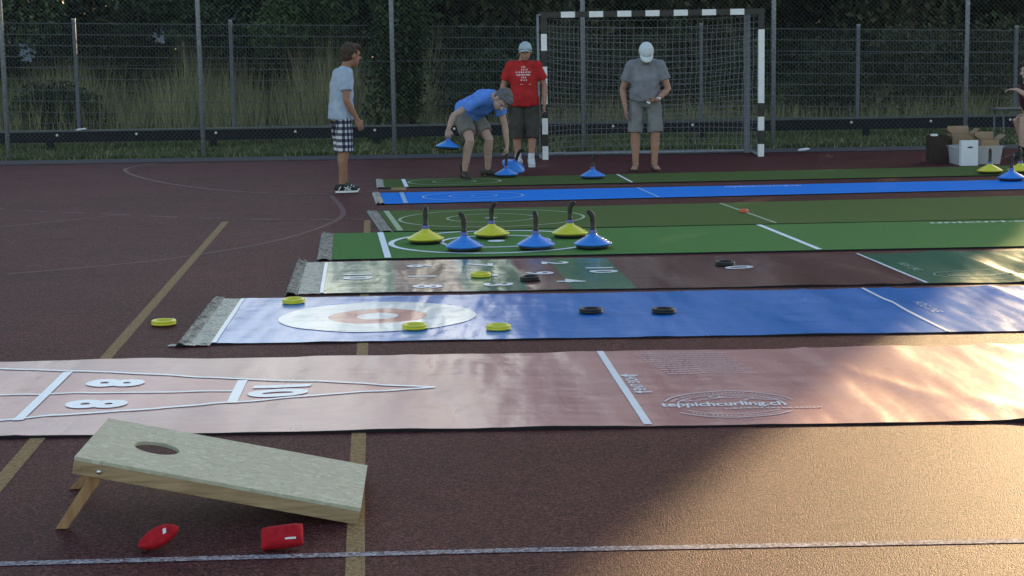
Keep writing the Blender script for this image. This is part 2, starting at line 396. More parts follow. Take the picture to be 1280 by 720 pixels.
# ------------------------------------------------------------------ setting
sheet(MB().add([(-250, -120, 0), (250, -120, 0), (250, 300, 0), (-250, 300, 0)], [(0, 1, 2, 3)]), 'ground', M['earth'], kind='structure')
sheet(MB().add([(-30, -14, .004), (30, -14, .004), (30, 24.25, .004), (-30, 24.45, .004)], [(0, 1, 2, 3)]), 'sports_court', M['court'], kind='structure')
sheet(MB().add([(-30, 24.452, .010), (30, 24.252, .010), (30, 25.25, .010), (-30, 25.45, .010)], [(0, 1, 2, 3)]), 'asphalt_path', M['path'], kind='structure')
ZL = .0051
def line(name, m, pts, wd, z=ZL): return sheet(MB().strip(pts, wd, z), name, m, kind='structure')
line('ochre_court_line', M['ochre_paint'], [(-1.60, 2.8), (-1.864, 5.924), (-2.093, 8.64), (-2.636, 15.45)], .062)
line('ochre_court_line', M['ochre_paint'], [(-.33, 2.8), (-.475, 4.774), (-.570, 5.897), (-.775, 8.518), (-1.318, 15.38)], .058)
line('white_court_line', M['white_paint'], [(-5, 4.86), (-1.567, 4.934), (-.013, 4.987), (1.56, 5.0), (6, 5.03)], .043, .0062)
def smooth_pl(pts, n=12):
    out = []; P = [pts[0]]+list(pts)+[pts[-1]]
    for i in range(1, len(P)-2):
        for k in range(n):
            t = k/n; a, b, c, d = [V((*q, 0)) for q in P[i-1:i+3]]
            q = .5*((2*b)+(c-a)*t+(2*a-5*b+4*c-d)*t*t+(3*b-a-3*c+d)*t**3); out.append((q.x, q.y))
    return out+[pts[-1]]
line('goal_area_line', M['faint_paint'], smooth_pl([(-5.10, 24.3), (-5.27, 23.03), (-4.64, 21.25), (-3.86, 19.86), (-3.05, 18.9), (-2.09, 18.40), (-.9, 18.8), (2.6, 18.85)]), .05, .0064)
dl = smooth_pl([(-7.6, 19.6), (-5.25, 17.2), (-4.0, 16.44), (-2.7, 15.72), (-1.47, 15.42), (-1.3, 15.40)], 30)
md = MB(); k = 0
while k+9 < len(dl): md.strip(dl[k:k+8], .045, .0064); k += 12
sheet(md, 'dashed_court_line', M['faint_paint'], kind='structure')
line('curved_ghost_line', M['ghost_paint'], smooth_pl([(-1.95, 18.2), (-1.62, 16.2), (-1.66, 15.0), (-1.98, 13.7), (-2.65, 12.6), (-3.6, 11.9)]), .05, .0046)
line('straight_ghost_line', M['ghost_paint'], [(-5.6, 14.2), (-3.75, 16.4)], .05, .0046)
line('thin_court_line', M['faint_paint'], [(-2.6, 15.56), (-1.2, 15.48)], .03, .0074)

# ------------------------------------------------------------------ carpets
def carpet_fn(near, far, zt, amp=0.0, crease=0.0, seed=0):
    """near/far = (y at x=0, slope). returns z(x,y)"""
    def h(x, y):
        z = zt
        if amp:
            q = V((x*2.1+seed+.25*y, y*.45+seed, seed)); z += amp*1.5*max(0, mn.noise(q))
            z += amp*.45*max(0, mn.noise(V((x*6.5+.6*y+seed, y*1.0, seed+3))))
        if crease:
            c = max(0, min(1, (x-1.0)/1.6))
            r = max(0, 1-abs(mn.noise(V((x*1.5+.12*y+seed, y*.28, seed+9))))*7)
            z += crease*(.25+c)*r*r+crease*.9*c*max(0, mn.noise(V((x*5.5+.7*y+seed, y*.55, seed+21))))
        return z
    return h
def carpet(name, label, near, far, xl, xr, zfn, mats, pick=None, res=(.03, .06), base=.0055, edge=None):
    """quad sheet with thickness; xl = (x at near edge, x at far edge); pick(x,y) -> material index"""
    t = thing(name, label, 'carpet', (0, 0, 0))
    nx = int((xr-min(xl))/res[0]); ny = max(4, int((far[0]-near[0])/res[1])); mb = MB(); vs = []; G = {}
    for j in range(ny+1):
        v = j/ny; x0 = lerp(xl[0], xl[1], v)
        for i in range(nx+1):
            x = lerp(x0, xr, i/nx); y = lerp(near[0]+near[1]*x, far[0]+far[1]*x, v)
            if j in (0, ny): y += .006*mn.noise(V((x*1.7, j*3.0, 5)))
            vs.append((x, y, zfn(x, y)))
    W = nx+1; fs = [(j*W+i, j*W+i+1, (j+1)*W+i+1, (j+1)*W+i) for j in range(ny) for i in range(nx)]
    mb.add(vs, fs)
    if pick:
        mb.m = [pick(*([sum(vs[k][c] for k in f)/4 for c in (0, 1)]+[(i+.5)/nx])) for f, i in zip(fs, [i for j in range(ny) for i in range(nx)])]
    o = sheet(mb, 'mat_surface', mats, t); o.data.polygons.foreach_set('use_smooth', [True]*len(o.data.polygons))
    sk_ = MB()
    ring = [j*W for j in range(ny, -1, -1)]+[i for i in range(1, nx+1)]+[j*W+nx for j in range(1, ny+1)]+[ny*W+i for i in range(nx-1, 0, -1)]
    top = [V(vs[k]) for k in ring]; n = len(ring); cx = V((lerp(xl[0], xr, .5), (near[0]+far[0])/2, 0))
    tv = [q-V((0, 0, .0012)) for q in top]; bv = [V((q.x, q.y-(.004 if q.y < cx.y else -.004), base)) for q in top]
    sk_.add(tv+bv, [(i, (i+1) % n, n+(i+1) % n, n+i) for i in range(n)])
    sk_.build('edge_skirt', edge or M['edge'], t)  # near-black skirt closing the sheet's rim downwards
    return t
class Many:
    """collects strips, rings and glyphs as separate meshes"""
    def __init__(s): s.l = []
    def strip(s, *a, **k): s.l.append(MB().strip(*a, **k))
    def new(s): q = MB(); s.l.append(q); return q
def mark(t, name, m, fn, each=False):
    if not each: mb = MB(); fn(mb); return sheet(mb, name, m, t)
    b = Many(); fn(b)
    for q in b.l: sheet(q, name, m, t)
def over(zf, d=.0032): return lambda x, y: zf(x, y)+d

# --- pink shuffleboard carpet (nearest)
zP = carpet_fn(None, None, .012, .009, .011, 2.3); zo = over(zP)
pink = carpet('pink_carpet', 'long pink vinyl carpet with white shuffleboard triangle and 8 and 10, nearest the camera', (6.64, -.002), (8.34, .002), (-4.6, -4.6), 5.4, zP,
              [M['v_pink'], M['v_pinkdeep']],
              pick=lambda x, y, u: 1 if (x < -.45 and 7.49-(-.39-x)*.305 < y < 7.497+(-.39-x)*.285) else 0)
mark(pink, 'triangle_outline', M['line_white'], lambda b: (b.strip(seg((-.36, 7.497), (-4.5, 8.72-.0), 90)[:60], .028, zo), b.strip(seg((-.36, 7.494), (-4.5, 6.23), 90)[:60], .028, zo), b.strip(seg((-1.26, 7.48), (-4.4, 7.472), 60), .024, zo)), each=True)
mark(pink, 'score_divider', M['line_white'], lambda b: (b.strip(seg((-2.155, 8.00), (-2.09, 6.93), 20), .045, zo), b.strip(seg((-1.268, 7.735), (-1.235, 7.215), 12), .045, zo), b.strip(seg((-3.06, 8.26), (-3.0, 6.66), 20), .055, zo)), each=True)
def pn(b):
    for s, O in (('8', (-1.87, 7.70)), ('8', (-1.845, 7.235)), ('1', (-1.075, 7.57)), ('0', (-1.075, 7.415)), ('7', (-2.6, 7.75)), ('7', (-2.58, 7.2))):
        text_mb(b.new(), s, (*O, 0), (0, -1, 0), (1, 0, 0), .33, .34, zo, .05)
mark(pink, 'score_number', M['line_white'], pn, True)
mark(pink, 'throw_line', M['line_white'], lambda b: b.strip(seg((.437, 8.335), (.542, 6.66), 30), .034, zo), each=True)
def wl(b):
    text_mb(b, 'HOG LINE', (.548, 7.51, 0), (.08, -1, 0), (1, .08, 0), .072, .075, zo, .02)
mark(pink, 'line_lettering', M['line_white'], wl)
def arrows(b):
    for (x, y) in ((.535, 7.70), (.57, 7.31)):
        P = [(x-.045, y), (x-.005, y+.03), (x-.005, y+.012), (x+.045, y+.012), (x+.045, y-.012), (x-.005, y-.012), (x-.005, y-.03)]
        b.new().add([(a, c, zo(a, c)) for a, c in P], [(0, 1, 6), (2, 3, 4, 5)])
mark(pink, 'line_arrow', M['line_white'], arrows, True)
LC = (.925, 7.03)
def emblem(b):
    b.strip([q for q in circ(LC, .285, .265, 96) if not (6.98 < q[1] < 7.09)][:41], .011, zo)
    b.strip([(LC[0]+.285*math.cos(a), LC[1]+.265*math.sin(a)) for a in np.linspace(PI*1.2, PI*1.8, 40)], .011, zo)
    b.strip([(LC[0]+.225*math.cos(a), LC[1]+.19*math.sin(a)) for a in np.linspace(PI*.02, PI*.98, 40)], .009, zo)
    b.strip([(LC[0]+.235*math.cos(a), LC[1]+.20*math.sin(a)) for a in np.linspace(PI*1.2, PI*1.8, 40)], .007, zo)
    def pl(*pts): b.strip(smooth_pl([(LC[0]+x, LC[1]+.062+(y-.02)*.72) for x, y in pts], 6), .009, zo)
    pl((-.05, .17), (-.075, .15), (-.06, .12), (-.03, .13), (-.035, .165))            # head
    pl((-.03, .135), (.03, .15), (.09, .13), (.12, .10)); pl((-.045, .115), (.0, .10), (.06, .11)); pl((-.02, .115), (-.07, .085), (-.125, .07))
    pl((.12, .10), (.075, .055), (.085, .03), (.06, .02)); pl((.12, .10), (.18, .07), (.23, .045)); pl((.10, .075), (.15, .045), (.20, .03))
    pl((-.20, .035), (-.17, .07), (-.16, .035)); pl((-.21, .03), (-.12, .03))
    for k in range(34):      # ring of tiny illegible lettering
        a = PI*(.10+.80*k/33); r = (.255, .228)
        if k % 6 != 5: b.strip([(LC[0]+r[0]*math.cos(a-.012), LC[1]+r[1]*math.sin(a-.012)), (LC[0]+r[0]*math.cos(a+.02), LC[1]+r[1]*math.sin(a+.02))], .018, zo)
    for k in range(22):
        a = PI*(1.26+.48*k/21)
        if k % 7 != 4: b.strip([(LC[0]+.26*math.cos(a-.012), LC[1]+.232*math.sin(a-.012)), (LC[0]+.26*math.cos(a+.02), LC[1]+.232*math.sin(a+.02))], .014, zo)
mark(pink, 'emblem', M['line_pale'], emblem)
mark(pink, 'web_address', M['line_white'], lambda b: text_mb(b, 'teppichcurling.ch', (.895, 7.028, 0), (1, -.012, 0), (0, 1, 0), .078, .115, zo, .022))
def small(b):
    r = random.Random(4); x = .89; q = b.new()
    while x < 1.30:
        wd = r.uniform(.008, .02); q.strip([(x, 6.935), (x+wd, 6.935)], r.uniform(.014, .026), zo); x += wd+r.uniform(.004, .010)
    for k in range(11):
        y = 8.24-.052*k; x = .60+.012*k; q = b.new()
        while x < 1.05+.01*k:
            wd = r.uniform(.01, .05); q.strip([(x, y), (min(x+wd, 1.07), y)], .011, zo); x += wd+r.uniform(.006, .012)
mark(pink, 'fine_print', M['line_pale'], small, True)

# --- blue curling carpet
zB = carpet_fn(None, None, .012, .007, .008, 7.1); zo2 = over(zB)
blue = carpet('blue_carpet', 'blue vinyl carpet with white, red and white curling target at its taped left end', (8.77, -.004), (10.425, -.006), (-1.60, -1.70), 6.5, zB, [M['v_blue']])
def disc(b, c, r0_, r1_, zf, n=64, m=6):
    vs = []
    for j in range(m+1):
        r = lerp(r0_, r1_, j/m)
        for k in range(n):
            x, y = c[0]+r*math.cos(2*PI*k/n), c[1]+r*math.sin(2*PI*k/n)*.97; vs.append((x, y, zf(x, y)))
    b.add(vs, [(j*n+k, j*n+(k+1) % n, (j+1)*n+(k+1) % n, (j+1)*n+k) for j in range(m) for k in range(n)])
TC = (-.78, 9.60)
mark(blue, 'outer_target_ring', M['v_white'], lambda b: disc(b, TC, .285, .57, zo2, m=10))
mark(blue, 'inner_target_ring', M['v_red'], lambda b: disc(b, TC, .12, .285, zo2))
mark(blue, 'target_button', M['v_white'], lambda b: disc(b, TC, .001, .12, zo2))
mark(blue, 'throw_line', M['line_white'], lambda b: (b.strip(seg((2.19, 10.40), (2.305, 8.77), 30), .022, zo2), b.strip(seg((-1.685, 10.41), (-1.585, 8.78), 30), .026, zo2)), each=True)
mark(blue, 'line_lettering', M['line_paleblue'], lambda b: text_mb(b, 'HOG LINE', (2.40, 9.62, 0), (.07, -1, 0), (1, .07, 0), .09, .09, zo2, .015))
def end_tape(t, xN, xF, yN, yF, wd, m, amp, seed, zb=.0062, nm='end_tape', roll=None):
    mb = MB(); ny, nx = max(10, int((yF-yN)/.02)), max(4, int(wd/.02)); vs = []
    for j in range(ny+1):
        v = j/ny; x1 = lerp(xN, xF, v)
        for i in range(nx+1):
            u = i/nx; x = x1-wd*(1-u)+.008*mn.noise(V((j*.3, i, seed))); y = lerp(yN, yF, v)
            z = zb+.005+amp*abs(mn.noise(V((x*22, y*14, seed))))*1.3+(roll*math.exp(-((u-.12)/.14)**2) if roll else 0)
            if i in (0, nx): z = zb+.004
            vs.append((x, y, z))
    W = nx+1; mb.add(vs, [(j*W+i, j*W+i+1, (j+1)*W+i+1, (j+1)*W+i) for j in range(ny) for i in range(nx)])
    return sheet(mb, nm, m, t)
end_tape(blue, -1.60, -1.70, 8.77, 10.43, .11, M['tape'], .010, 1)
end_tape(blue, -1.705, -1.805, 8.72, 10.47, .075, M['tape_dark'], .022, 2, nm='crumpled_tape', roll=.02)
end_tape(blue, -1.60, -1.60, 8.725, 8.775, .22, M['tape'], .010, 8, nm='corner_tape')

# --- pale green / brown number carpet
zC = carpet_fn(None, None, .012, .006, .008, 12.4); zo3 = over(zC)
def pickC(x, y, u):
    x = -1.28+8.18*u          # the printed zones follow the skew of the taped end
    for k, xx in enumerate((-.81, -.37, .06, .32)):
        if x < xx: return k % 2
    return 0 if x < .75 else 1 if x < 2.585 else 0
pale = carpet('number_carpet', 'green and brown vinyl carpet printed with score numbers, between blue carpet and bright green carpet', (10.585, .001), (12.215, -.004), (-1.21, -1.35), 6.9, zC, [M['v_green'], M['v_brown']], pick=pickC, res=(.02, .06))
mark(pale, 'throw_line', M['line_white'], lambda b: (b.strip(seg((-1.352, 12.19), (-1.214, 10.6), 30), .024, zo3), b.strip(seg((2.52, 12.17), (2.645, 10.6), 30), .024, zo3)), each=True)
def cn(b):
    for s, x, y in (('1', -1.07, 11.44), ('0', -1.05, 11.25), ('6', -.66, 11.87), ('1', -.62, 11.31), ('8', -.56, 10.82), ('7', -.24, 11.9), ('5', -.2, 11.33), ('3', -.10, 10.86), ('2', .30, 11.93), ('9', .20, 11.38), ('4', .38, 10.97), ('1', .60, 11.62), ('0', .62, 11.43), ('0', 1.56, 11.5)):
        q = -1 if s == '9' else 1
        text_mb(b.new(), '6' if s == '9' else s, (x, y, 0), (0, -q, 0), (q, 0, 0), .30, .26, zo3, .03)
mark(pale, 'score_number', M['line_white'], cn, True)
mark(pale, 'line_lettering', M['line_palegreen'], lambda b: text_mb(b, 'HOG LINE', (2.72, 11.40, 0), (.07, -1, 0), (1, .07, 0), .09, .09, zo3, .015))
def em2(b):
    c = (3.12, 10.95); b.strip(circ(c, .34, .22, 60), .012, zo3, True)
    text_mb(b, 'teppichcurling.ch', (3.12, 10.93, 0), (1, 0, 0), (0, 1, 0), .075, .10, zo3, .02)
mark(pale, 'emblem', M['line_palegreen'], em2)
def em3(b):
    c = (2.75, 9.05); b.strip(circ(c, .30, .20, 60), .010, zo2, True)
    text_mb(b, 'teppichcurling.ch', (2.75, 9.02, 0), (1, 0, 0), (0, 1, 0), .075, .10, zo2, .02)
end_tape(pale, -1.215, -1.355, 10.58, 12.22, .15, M['tape'], .010, 3)
end_tape(pale, -1.365, -1.505, 10.53, 12.30, .075, M['tape_dark'], .025, 4, nm='crumpled_tape', roll=.025)

# --- felt carpets
def ring(b, c, rx, ry, wd, zf): b.strip(circ(c, rx, ry), wd, zf, True)
zG = carpet_fn(None, None, .017, 0, 0, 0); zg = over(zG)
bg = carpet('bright_green_carpet', 'bright green felt carpet with broad white rings, holding the yellow and blue curling stones', (12.375, .024), (14.22, .040), (-1.33, -1.50), 8.5, zG, [M['f_green']], res=(.2, .2))
mark(bg, 'ring_line', M['line_felt'], lambda b: (ring(b, (-.14, 13.35), .82, .80, .045, zg), ring(b, (-.13, 13.36), .43, .42, .04, zg)), each=True)
mark(bg, 'centre_mark', M['line_felt'], lambda b: disc(b, (-.12, 13.37), .001, .07, zg, 24, 1))
mark(bg, 'throw_line', M['line_felt'], lambda b: (b.strip(seg((-1.108, 14.16), (-.915, 12.37), 4), .05, zg), b.strip(seg((2.115, 14.28), (2.30, 12.45), 4), .045, zg)), each=True)
mark(bg, 'web_address', M['line_felt'], lambda b: text_mb(b, 'unicurl.ch', (4.02, 14.21, 0), (1, .04, 0), (0, 1, 0), .24, .13, zg, .02, .2))
end_tape(bg, -1.33, -1.50, 12.34, 14.20, .11, M['tape_dark'], .022, 5, roll=.012)
zO = carpet_fn(None, None, .016, 0, 0, 0); zo4 = over(zO)
ol = carpet('olive_carpet', 'olive green felt carpet with thin pale rings, behind the bright green carpet', (14.30, .036), (16.25, .078), (-1.0, -1.28), 8.5, zO, [M['f_olive']], res=(.2, .2))
mark(ol, 'ring_line', M['line_feltg'], lambda b: (ring(b, (-.175, 15.27), .84, .79, .028, zo4), ring(b, (-.18, 15.27), .40, .38, .024, zo4)), each=True)
mark(ol, 'centre_mark', M['line_feltg'], lambda b: disc(b, (-.18, 15.27), .001, .06, zo4, 24, 1))
mark(ol, 'throw_line', M['line_feltg'], lambda b: (b.strip(seg((-1.20, 16.12), (-.945, 14.29), 4), .05, zo4), b.strip(seg((2.045, 16.36), (2.285, 14.42), 4), .03, zo4)), each=True)
end_tape(ol, -1.0, -1.28, 14.25, 16.15, .11, M['tape_dark'], .022, 6, roll=.012)
zN = carpet_fn(None, None, .014, 0, 0, 0); zo5 = over(zN)
b6 = carpet('narrow_blue_carpet', 'flat bright blue felt carpet lane with faint rings, second from the goal', (17.03, .08), (18.37, .055), (-1.27, -1.42), 8.8, zN, [M['f_blue']], res=(.2, .2))
mark(b6, 'ring_line', M['line_feltb'], lambda b: (ring(b, (-.395, 17.68), .53, .50, .022, zo5), ring(b, (-.395, 17.70), .25, .24, .018, zo5), disc(b.new(), (-.395, 17.7), .001, .03, zo5, 20, 1)), each=True)
mark(b6, 'throw_line', M['line_feltb'], lambda b: (b.strip(seg((-1.19, 18.29), (-1.06, 16.96), 4), .045, zo5), b.strip(seg((1.395, 18.42), (1.52, 17.17), 4), .026, zo5)), each=True)
mark(b6, 'lettering', M['line_felt'], lambda b: text_mb(b, 'teppichcurling.ch', (2.76, 18.33, 0), (1, .055, 0), (0, 1, 0), .125, .12, zo5, .01, .2))
end_tape(b6, -1.27, -1.42, 16.93, 18.30, .09, M['tape'], .022, 7, roll=.012)
zF = carpet_fn(None, None, .016, 0, 0, 0); zo6 = over(zF)
f7 = carpet('far_green_carpet', 'dull green felt carpet with thin white rings, lying nearest the goal', (19.05, .055), (20.36, .08), (-1.42, -1.53), 9.2, zF, [M['f_dull']], res=(.2, .2))
mark(f7, 'ring_line', M['line_feltg'], lambda b: (ring(b, (-.655, 19.70), .54, .47, .025, zo6), ring(b, (-.655, 19.70), .25, .23, .02, zo6)), each=True)
mark(f7, 'throw_line', M['line_felt'], lambda b: (b.strip(seg((-1.29, 20.2), (-1.175, 19.02), 4), .045, zo6), b.strip(seg((1.30, 20.42), (1.39, 19.15), 4), .028, zo6)), each=True)
end_tape(f7, -1.42, -1.53, 19.0, 20.25, .09, M['tape'], .022, 9, roll=.012)

# ------------------------------------------------------------------ curling stones, rings
def make_stone(kind):
    t = thing('curling_stone', 'x', 'curling stone', (0, 0, 0), 0, 'curling stones on the carpets')
    MB().lathe([(0, 0), (.112, 0), (.126, .005), (.131, .013), (.130, .021), (.124, .024)], 36).build('rubber_base', M['p_black'], t, True)
    MB().lathe([(.122, .022), (.139, .027), (.146, .034), (.147, .039), (.142, .044), (.127, .049), (.124, .053), (.120, .057), (.105, .062), (.102, .066), (.098, .070), (.083, .074), (.080, .078), (.075, .082), (.059, .087), (.054, .092), (.046, .096), (.036, .101), (.031, .107), (.030, .113), (0, .113)], 44).build('shell', M['p_' + kind], t, True)
    MB().lathe([(.025, .111), (.026, .115), (.026, .137), (.023, .141), (0, .141)], 20).build('collar', M['p_collar'], t, True)
    h = MB(); h.cap_tube([(0, 0, .140), (0, 0, .147), (0, 0, .157), (.001, 0, .205), (.002, 0, .238), (.006, 0, .253), (.018, 0, .268), (.030, 0, .277)], [.024, .024, .0175, .019, .0195, .021, .020, .018], 14, right=(0, 1, 0))
    h.build('handle', M['p_grip'], t, True)
    return t
BL, YE = make_stone('blue'), make_stone('yellow'); used = {'blue': False, 'yellow': False}
def stone(kind, loc, rz, label, tilt=(0, 0)):
    src = BL if kind == 'blue' else YE
    o = src if not used[kind] else copy_tree(src); used[kind] = True
    o.location = loc; o.rotation_euler = (tilt[0], tilt[1], rz); o['label'] = label
    return o
zc = .0205
stone('yellow', (-.680, 13.30, zc), 1.35, 'yellow curling stone leftmost of the six on the bright green carpet')
stone('blue', (-.358, 12.74, zc), 2.6, 'blue curling stone leftmost of the three blue ones on the bright green carpet')
stone('yellow', (-.158, 13.60, zc), .25, 'yellow curling stone second of three yellow, behind the gap between two blue stones')
stone('blue', (.190, 12.77, zc), 1.9, 'blue curling stone in the middle of the front row on the bright green carpet')
stone('yellow', (.478, 13.56, zc), .3, 'yellow curling stone rightmost of the yellow three on the bright green carpet')
stone('blue', (.624, 12.76, zc), 3.0, 'blue curling stone at the right end of the row on the bright green carpet')
stone('blue', (.975, 19.81, .0165), .4, 'lone blue curling stone on the far green carpet before the goal')
stone('yellow', (5.60, 19.60, .0165), 1.2, 'yellow curling stone on the far green carpet at the right, below the open boxes')
stone('yellow', (5.96, 19.62, .0165), 1.7, 'yellow curling stone partly behind the far right blue stone')
stone('blue', (5.53, 18.52, .018), .9, 'blue curling stone at the right end of the narrow blue carpet')
stone('blue', (6.09, 18.56, .018), .2, 'blue curling stone cut off by the right edge of the photo')
stone('blue', (-.045, 20.30, .0165), 1.2, 'blue curling stone standing upright under the bending man\'s left hand')
stone('blue', (.03, 20.66, .095), .5, 'tipped blue curling stone leaning behind the upright one by the bending man', (.55, .12))
stone('blue', (-.735, 20.02, .375), 2.9, 'blue curling stone lifted off the ground in the bending man\'s right hand', (.05, -.06))

def make_puck(kind):
    o = MB(); o.lathe([(0, .004), (.066, .004), (.070, .008), (.070, .013), (.0675, .015), (.0675, .017), (.070, .019), (.070, .026), (.066, .030), (.054, .030), (.050, .026), (.047, .016), (0, .016)], 40)
    o = o.build('throwing_ring', M['p_'+kind], smooth=True); tag(o, 'x', 'throwing disc', 'throwing discs on the carpets'); return o
PK = {k: make_puck(k) for k in ('yellow', 'black')}; pu = set()
def puck(k, loc, label):
    o = PK[k] if k not in pu else PK[k].copy()
    if k in pu: COL.objects.link(o)
    pu.add(k); o.location = loc; o['label'] = label; o.rotation_euler = (random.uniform(-.03, .03), random.uniform(-.03, .03), 0)
puck('yellow', (-1.99, 9.47, .005), 'yellow rubber disc lying on the bare court left of the blue carpet')
puck('yellow', (-1.34, 10.19, zB(-1.34, 10.19)), 'yellow rubber disc at the far edge of the blue carpet near its taped end')
puck('yellow', (-.54, 9.14, zB(-.54, 9.14)), 'yellow rubber disc on the rim of the white curling target')
puck('yellow', (-.078, 9.07, zB(-.078, 9.07)), 'yellow rubber disc on plain blue vinyl right of the curling target')
puck('yellow', (-.21, 11.26, zC(-.21, 11.26)), 'yellow rubber disc on the number carpet')
puck('black', (.454, 9.60, zB(.454, 9.6)), 'black rubber disc left of the other one on the blue carpet')
puck('black', (.870, 9.56, zB(.87, 9.56)), 'black rubber disc right of the other one on the blue carpet')
puck('black', (.122, 11.03, zC(.122, 11.03)), 'black rubber disc on the printed numbers of the number carpet')
puck('black', (1.491, 11.65, zC(1.491, 11.65)), 'black rubber disc on the brown section of the number carpet')
o = MB().lathe([(0, 0), (.040, 0), (.042, .008), (.036, .026), (.028, .030), (0, .030)], 24).build('marker_disc', M['p_orange'], smooth=True, loc=(0, 0, 0))
o.location = (2.144, 15.40, .019); tag(o, 'small orange plastic marker on the line of the olive carpet', 'marker')
o = MB().box((0, 0, 0), (.17, .05, .03)).build('wood_offcut', M['wood'], bevel=.003); o.location = (-1.245, 18.70, .020); o.rotation_euler.z = .05
tag(o, 'small pale wooden offcut lying between the two farthest carpets', 'wood block')

# ------------------------------------------------------------------ cornhole board and bean bags
A = V((-.515, 5.312, 0)); ex = V((-.999, -.032, 0)).normalized(); ey = V((-.032*0-.045, .999, 0)).normalized()
tilt = math.asin(.195/.935); el = ex*math.cos(tilt)+V((0, 0, math.sin(tilt))); en = V((-ex.x*math.sin(tilt), -ex.y*math.sin(tilt), math.cos(tilt)))
cb = thing('cornhole_board', 'pale chipboard bean bag board with round hole, propped on two wooden legs', 'cornhole board', A)
def L(a, b, c): return A+el*a+ey*b+en*c
Lb, Wb, T = .935, .575, .045
def top():
    mb = MB(); n = 48; c = (Lb-.22, Wb/2); r = .077; vs = []; t0, t1 = T+.0005, T+.0125
    for lv in (t1, t0):
        for k in range(n):
            th = 2*PI*k/n; vs.append(L(c[0]+r*math.cos(th), c[1]+r*math.sin(th), lv))
        for k in range(n):
            th = 2*PI*k/n; dx, dy = math.cos(th), math.sin(th)
            s = min((Lb-c[0]) / dx if dx > 1e-6 else (-c[0]/dx if dx < -1e-6 else 9), (Wb-c[1])/dy if dy > 1e-6 else (-c[1]/dy if dy < -1e-6 else 9))
            vs.append(L(c[0]+dx*s, c[1]+dy*s, lv))
    # corners
    fs = []
    for k in range(n):
        j = (k+1) % n
        fs += [(k, j, n+j, n+k), (2*n+k, 3*n+k, 3*n+j, 2*n+j), (k, 2*n+k, 2*n+j, j), (n+k, n+j, 3*n+j, 3*n+k)]
    mb.add(vs, fs)
    for (x, y) in ((0, 0), (Lb, 0), (Lb, Wb), (0, Wb)):      # corner triangles missed by the fan
        ks = []
        for k in range(n):
            j = (k+1) % n; a, b = V(vs[n+k]), V(vs[n+j]); C = L(x, y, t1)
            if (a-b).length > 1e-4 and abs((a-b).normalized().dot(el)) < .999 and abs((a-b).normalized().dot(ey)) < .999 and (C-(a+b)/2).length < .12: ks.append((k, j))
        for k, j in ks:
            mb.add([vs[n+k], L(x, y, t1), vs[n+j], vs[3*n+k], L(x, y, t0), vs[3*n+j]], [(0, 1, 2), (3, 5, 4), (0, 3, 4, 1), (1, 4, 5, 2)])
    return mb
top().build('top_panel', M['osb'], cb)
def bar(mb, a, b, c, da, db, dc):
    vs = [L(a+da*i, b+db*j, c+dc*k) for k in (0, 1) for j in (0, 1) for i in (0, 1)]
    mb.add(vs, [(0, 2, 3, 1), (4, 5, 7, 6), (0, 1, 5, 4), (2, 6, 7, 3), (0, 4, 6, 2), (1, 3, 7, 5)])
for nm, q in (('side_rail', (0, 0, 0, Lb, .02, T)), ('side_rail', (0, Wb-.02, 0, Lb, .02, T)), ('end_rail', (0, .0202, 0, .02, Wb-.0404, T-.0002)), ('end_rail', (Lb-.02, .0202, 0, .02, Wb-.0404, T-.0002))):
    mb = MB(); bar(mb, *q); mb.build(nm, M['wood'], cb, bevel=.002)
for nm, yy, m in (('leg', .0215, 'wood2'), ('leg', Wb-.0445, 'wood2')):
    mb = MB(); piv = L(Lb-.085, yy, .018); ft = V((piv.x, piv.y, 0))+ex*(.135 if yy < .1 else .20); ft.z = .005
    dr = (piv-ft).normalized(); sd_ = ey; wd = dr.cross(sd_).normalized()*.021
    P = [ft-wd*1.15, ft+wd*1.15, piv+dr*.02+wd, piv+dr*.02-wd]
    P[0].z = P[1].z = .0055
    mb.prism(P, sd_*.023); mb.build(nm, M[m], cb, bevel=.002)
mb = MB(); mb.ell(L(Lb-.085, -.002, .022), (el*.009, ey*.006, en*.009), 14, 8); bo = mb.build('bolt', M['bolt'], cb, True)
mb = MB(); mb.ell(L(Lb-.022, -.0005, .022), (el*.007, ey*.002, en*.007), 12, 6); mb.build('wood_plug', M['wood2'], cb, True)

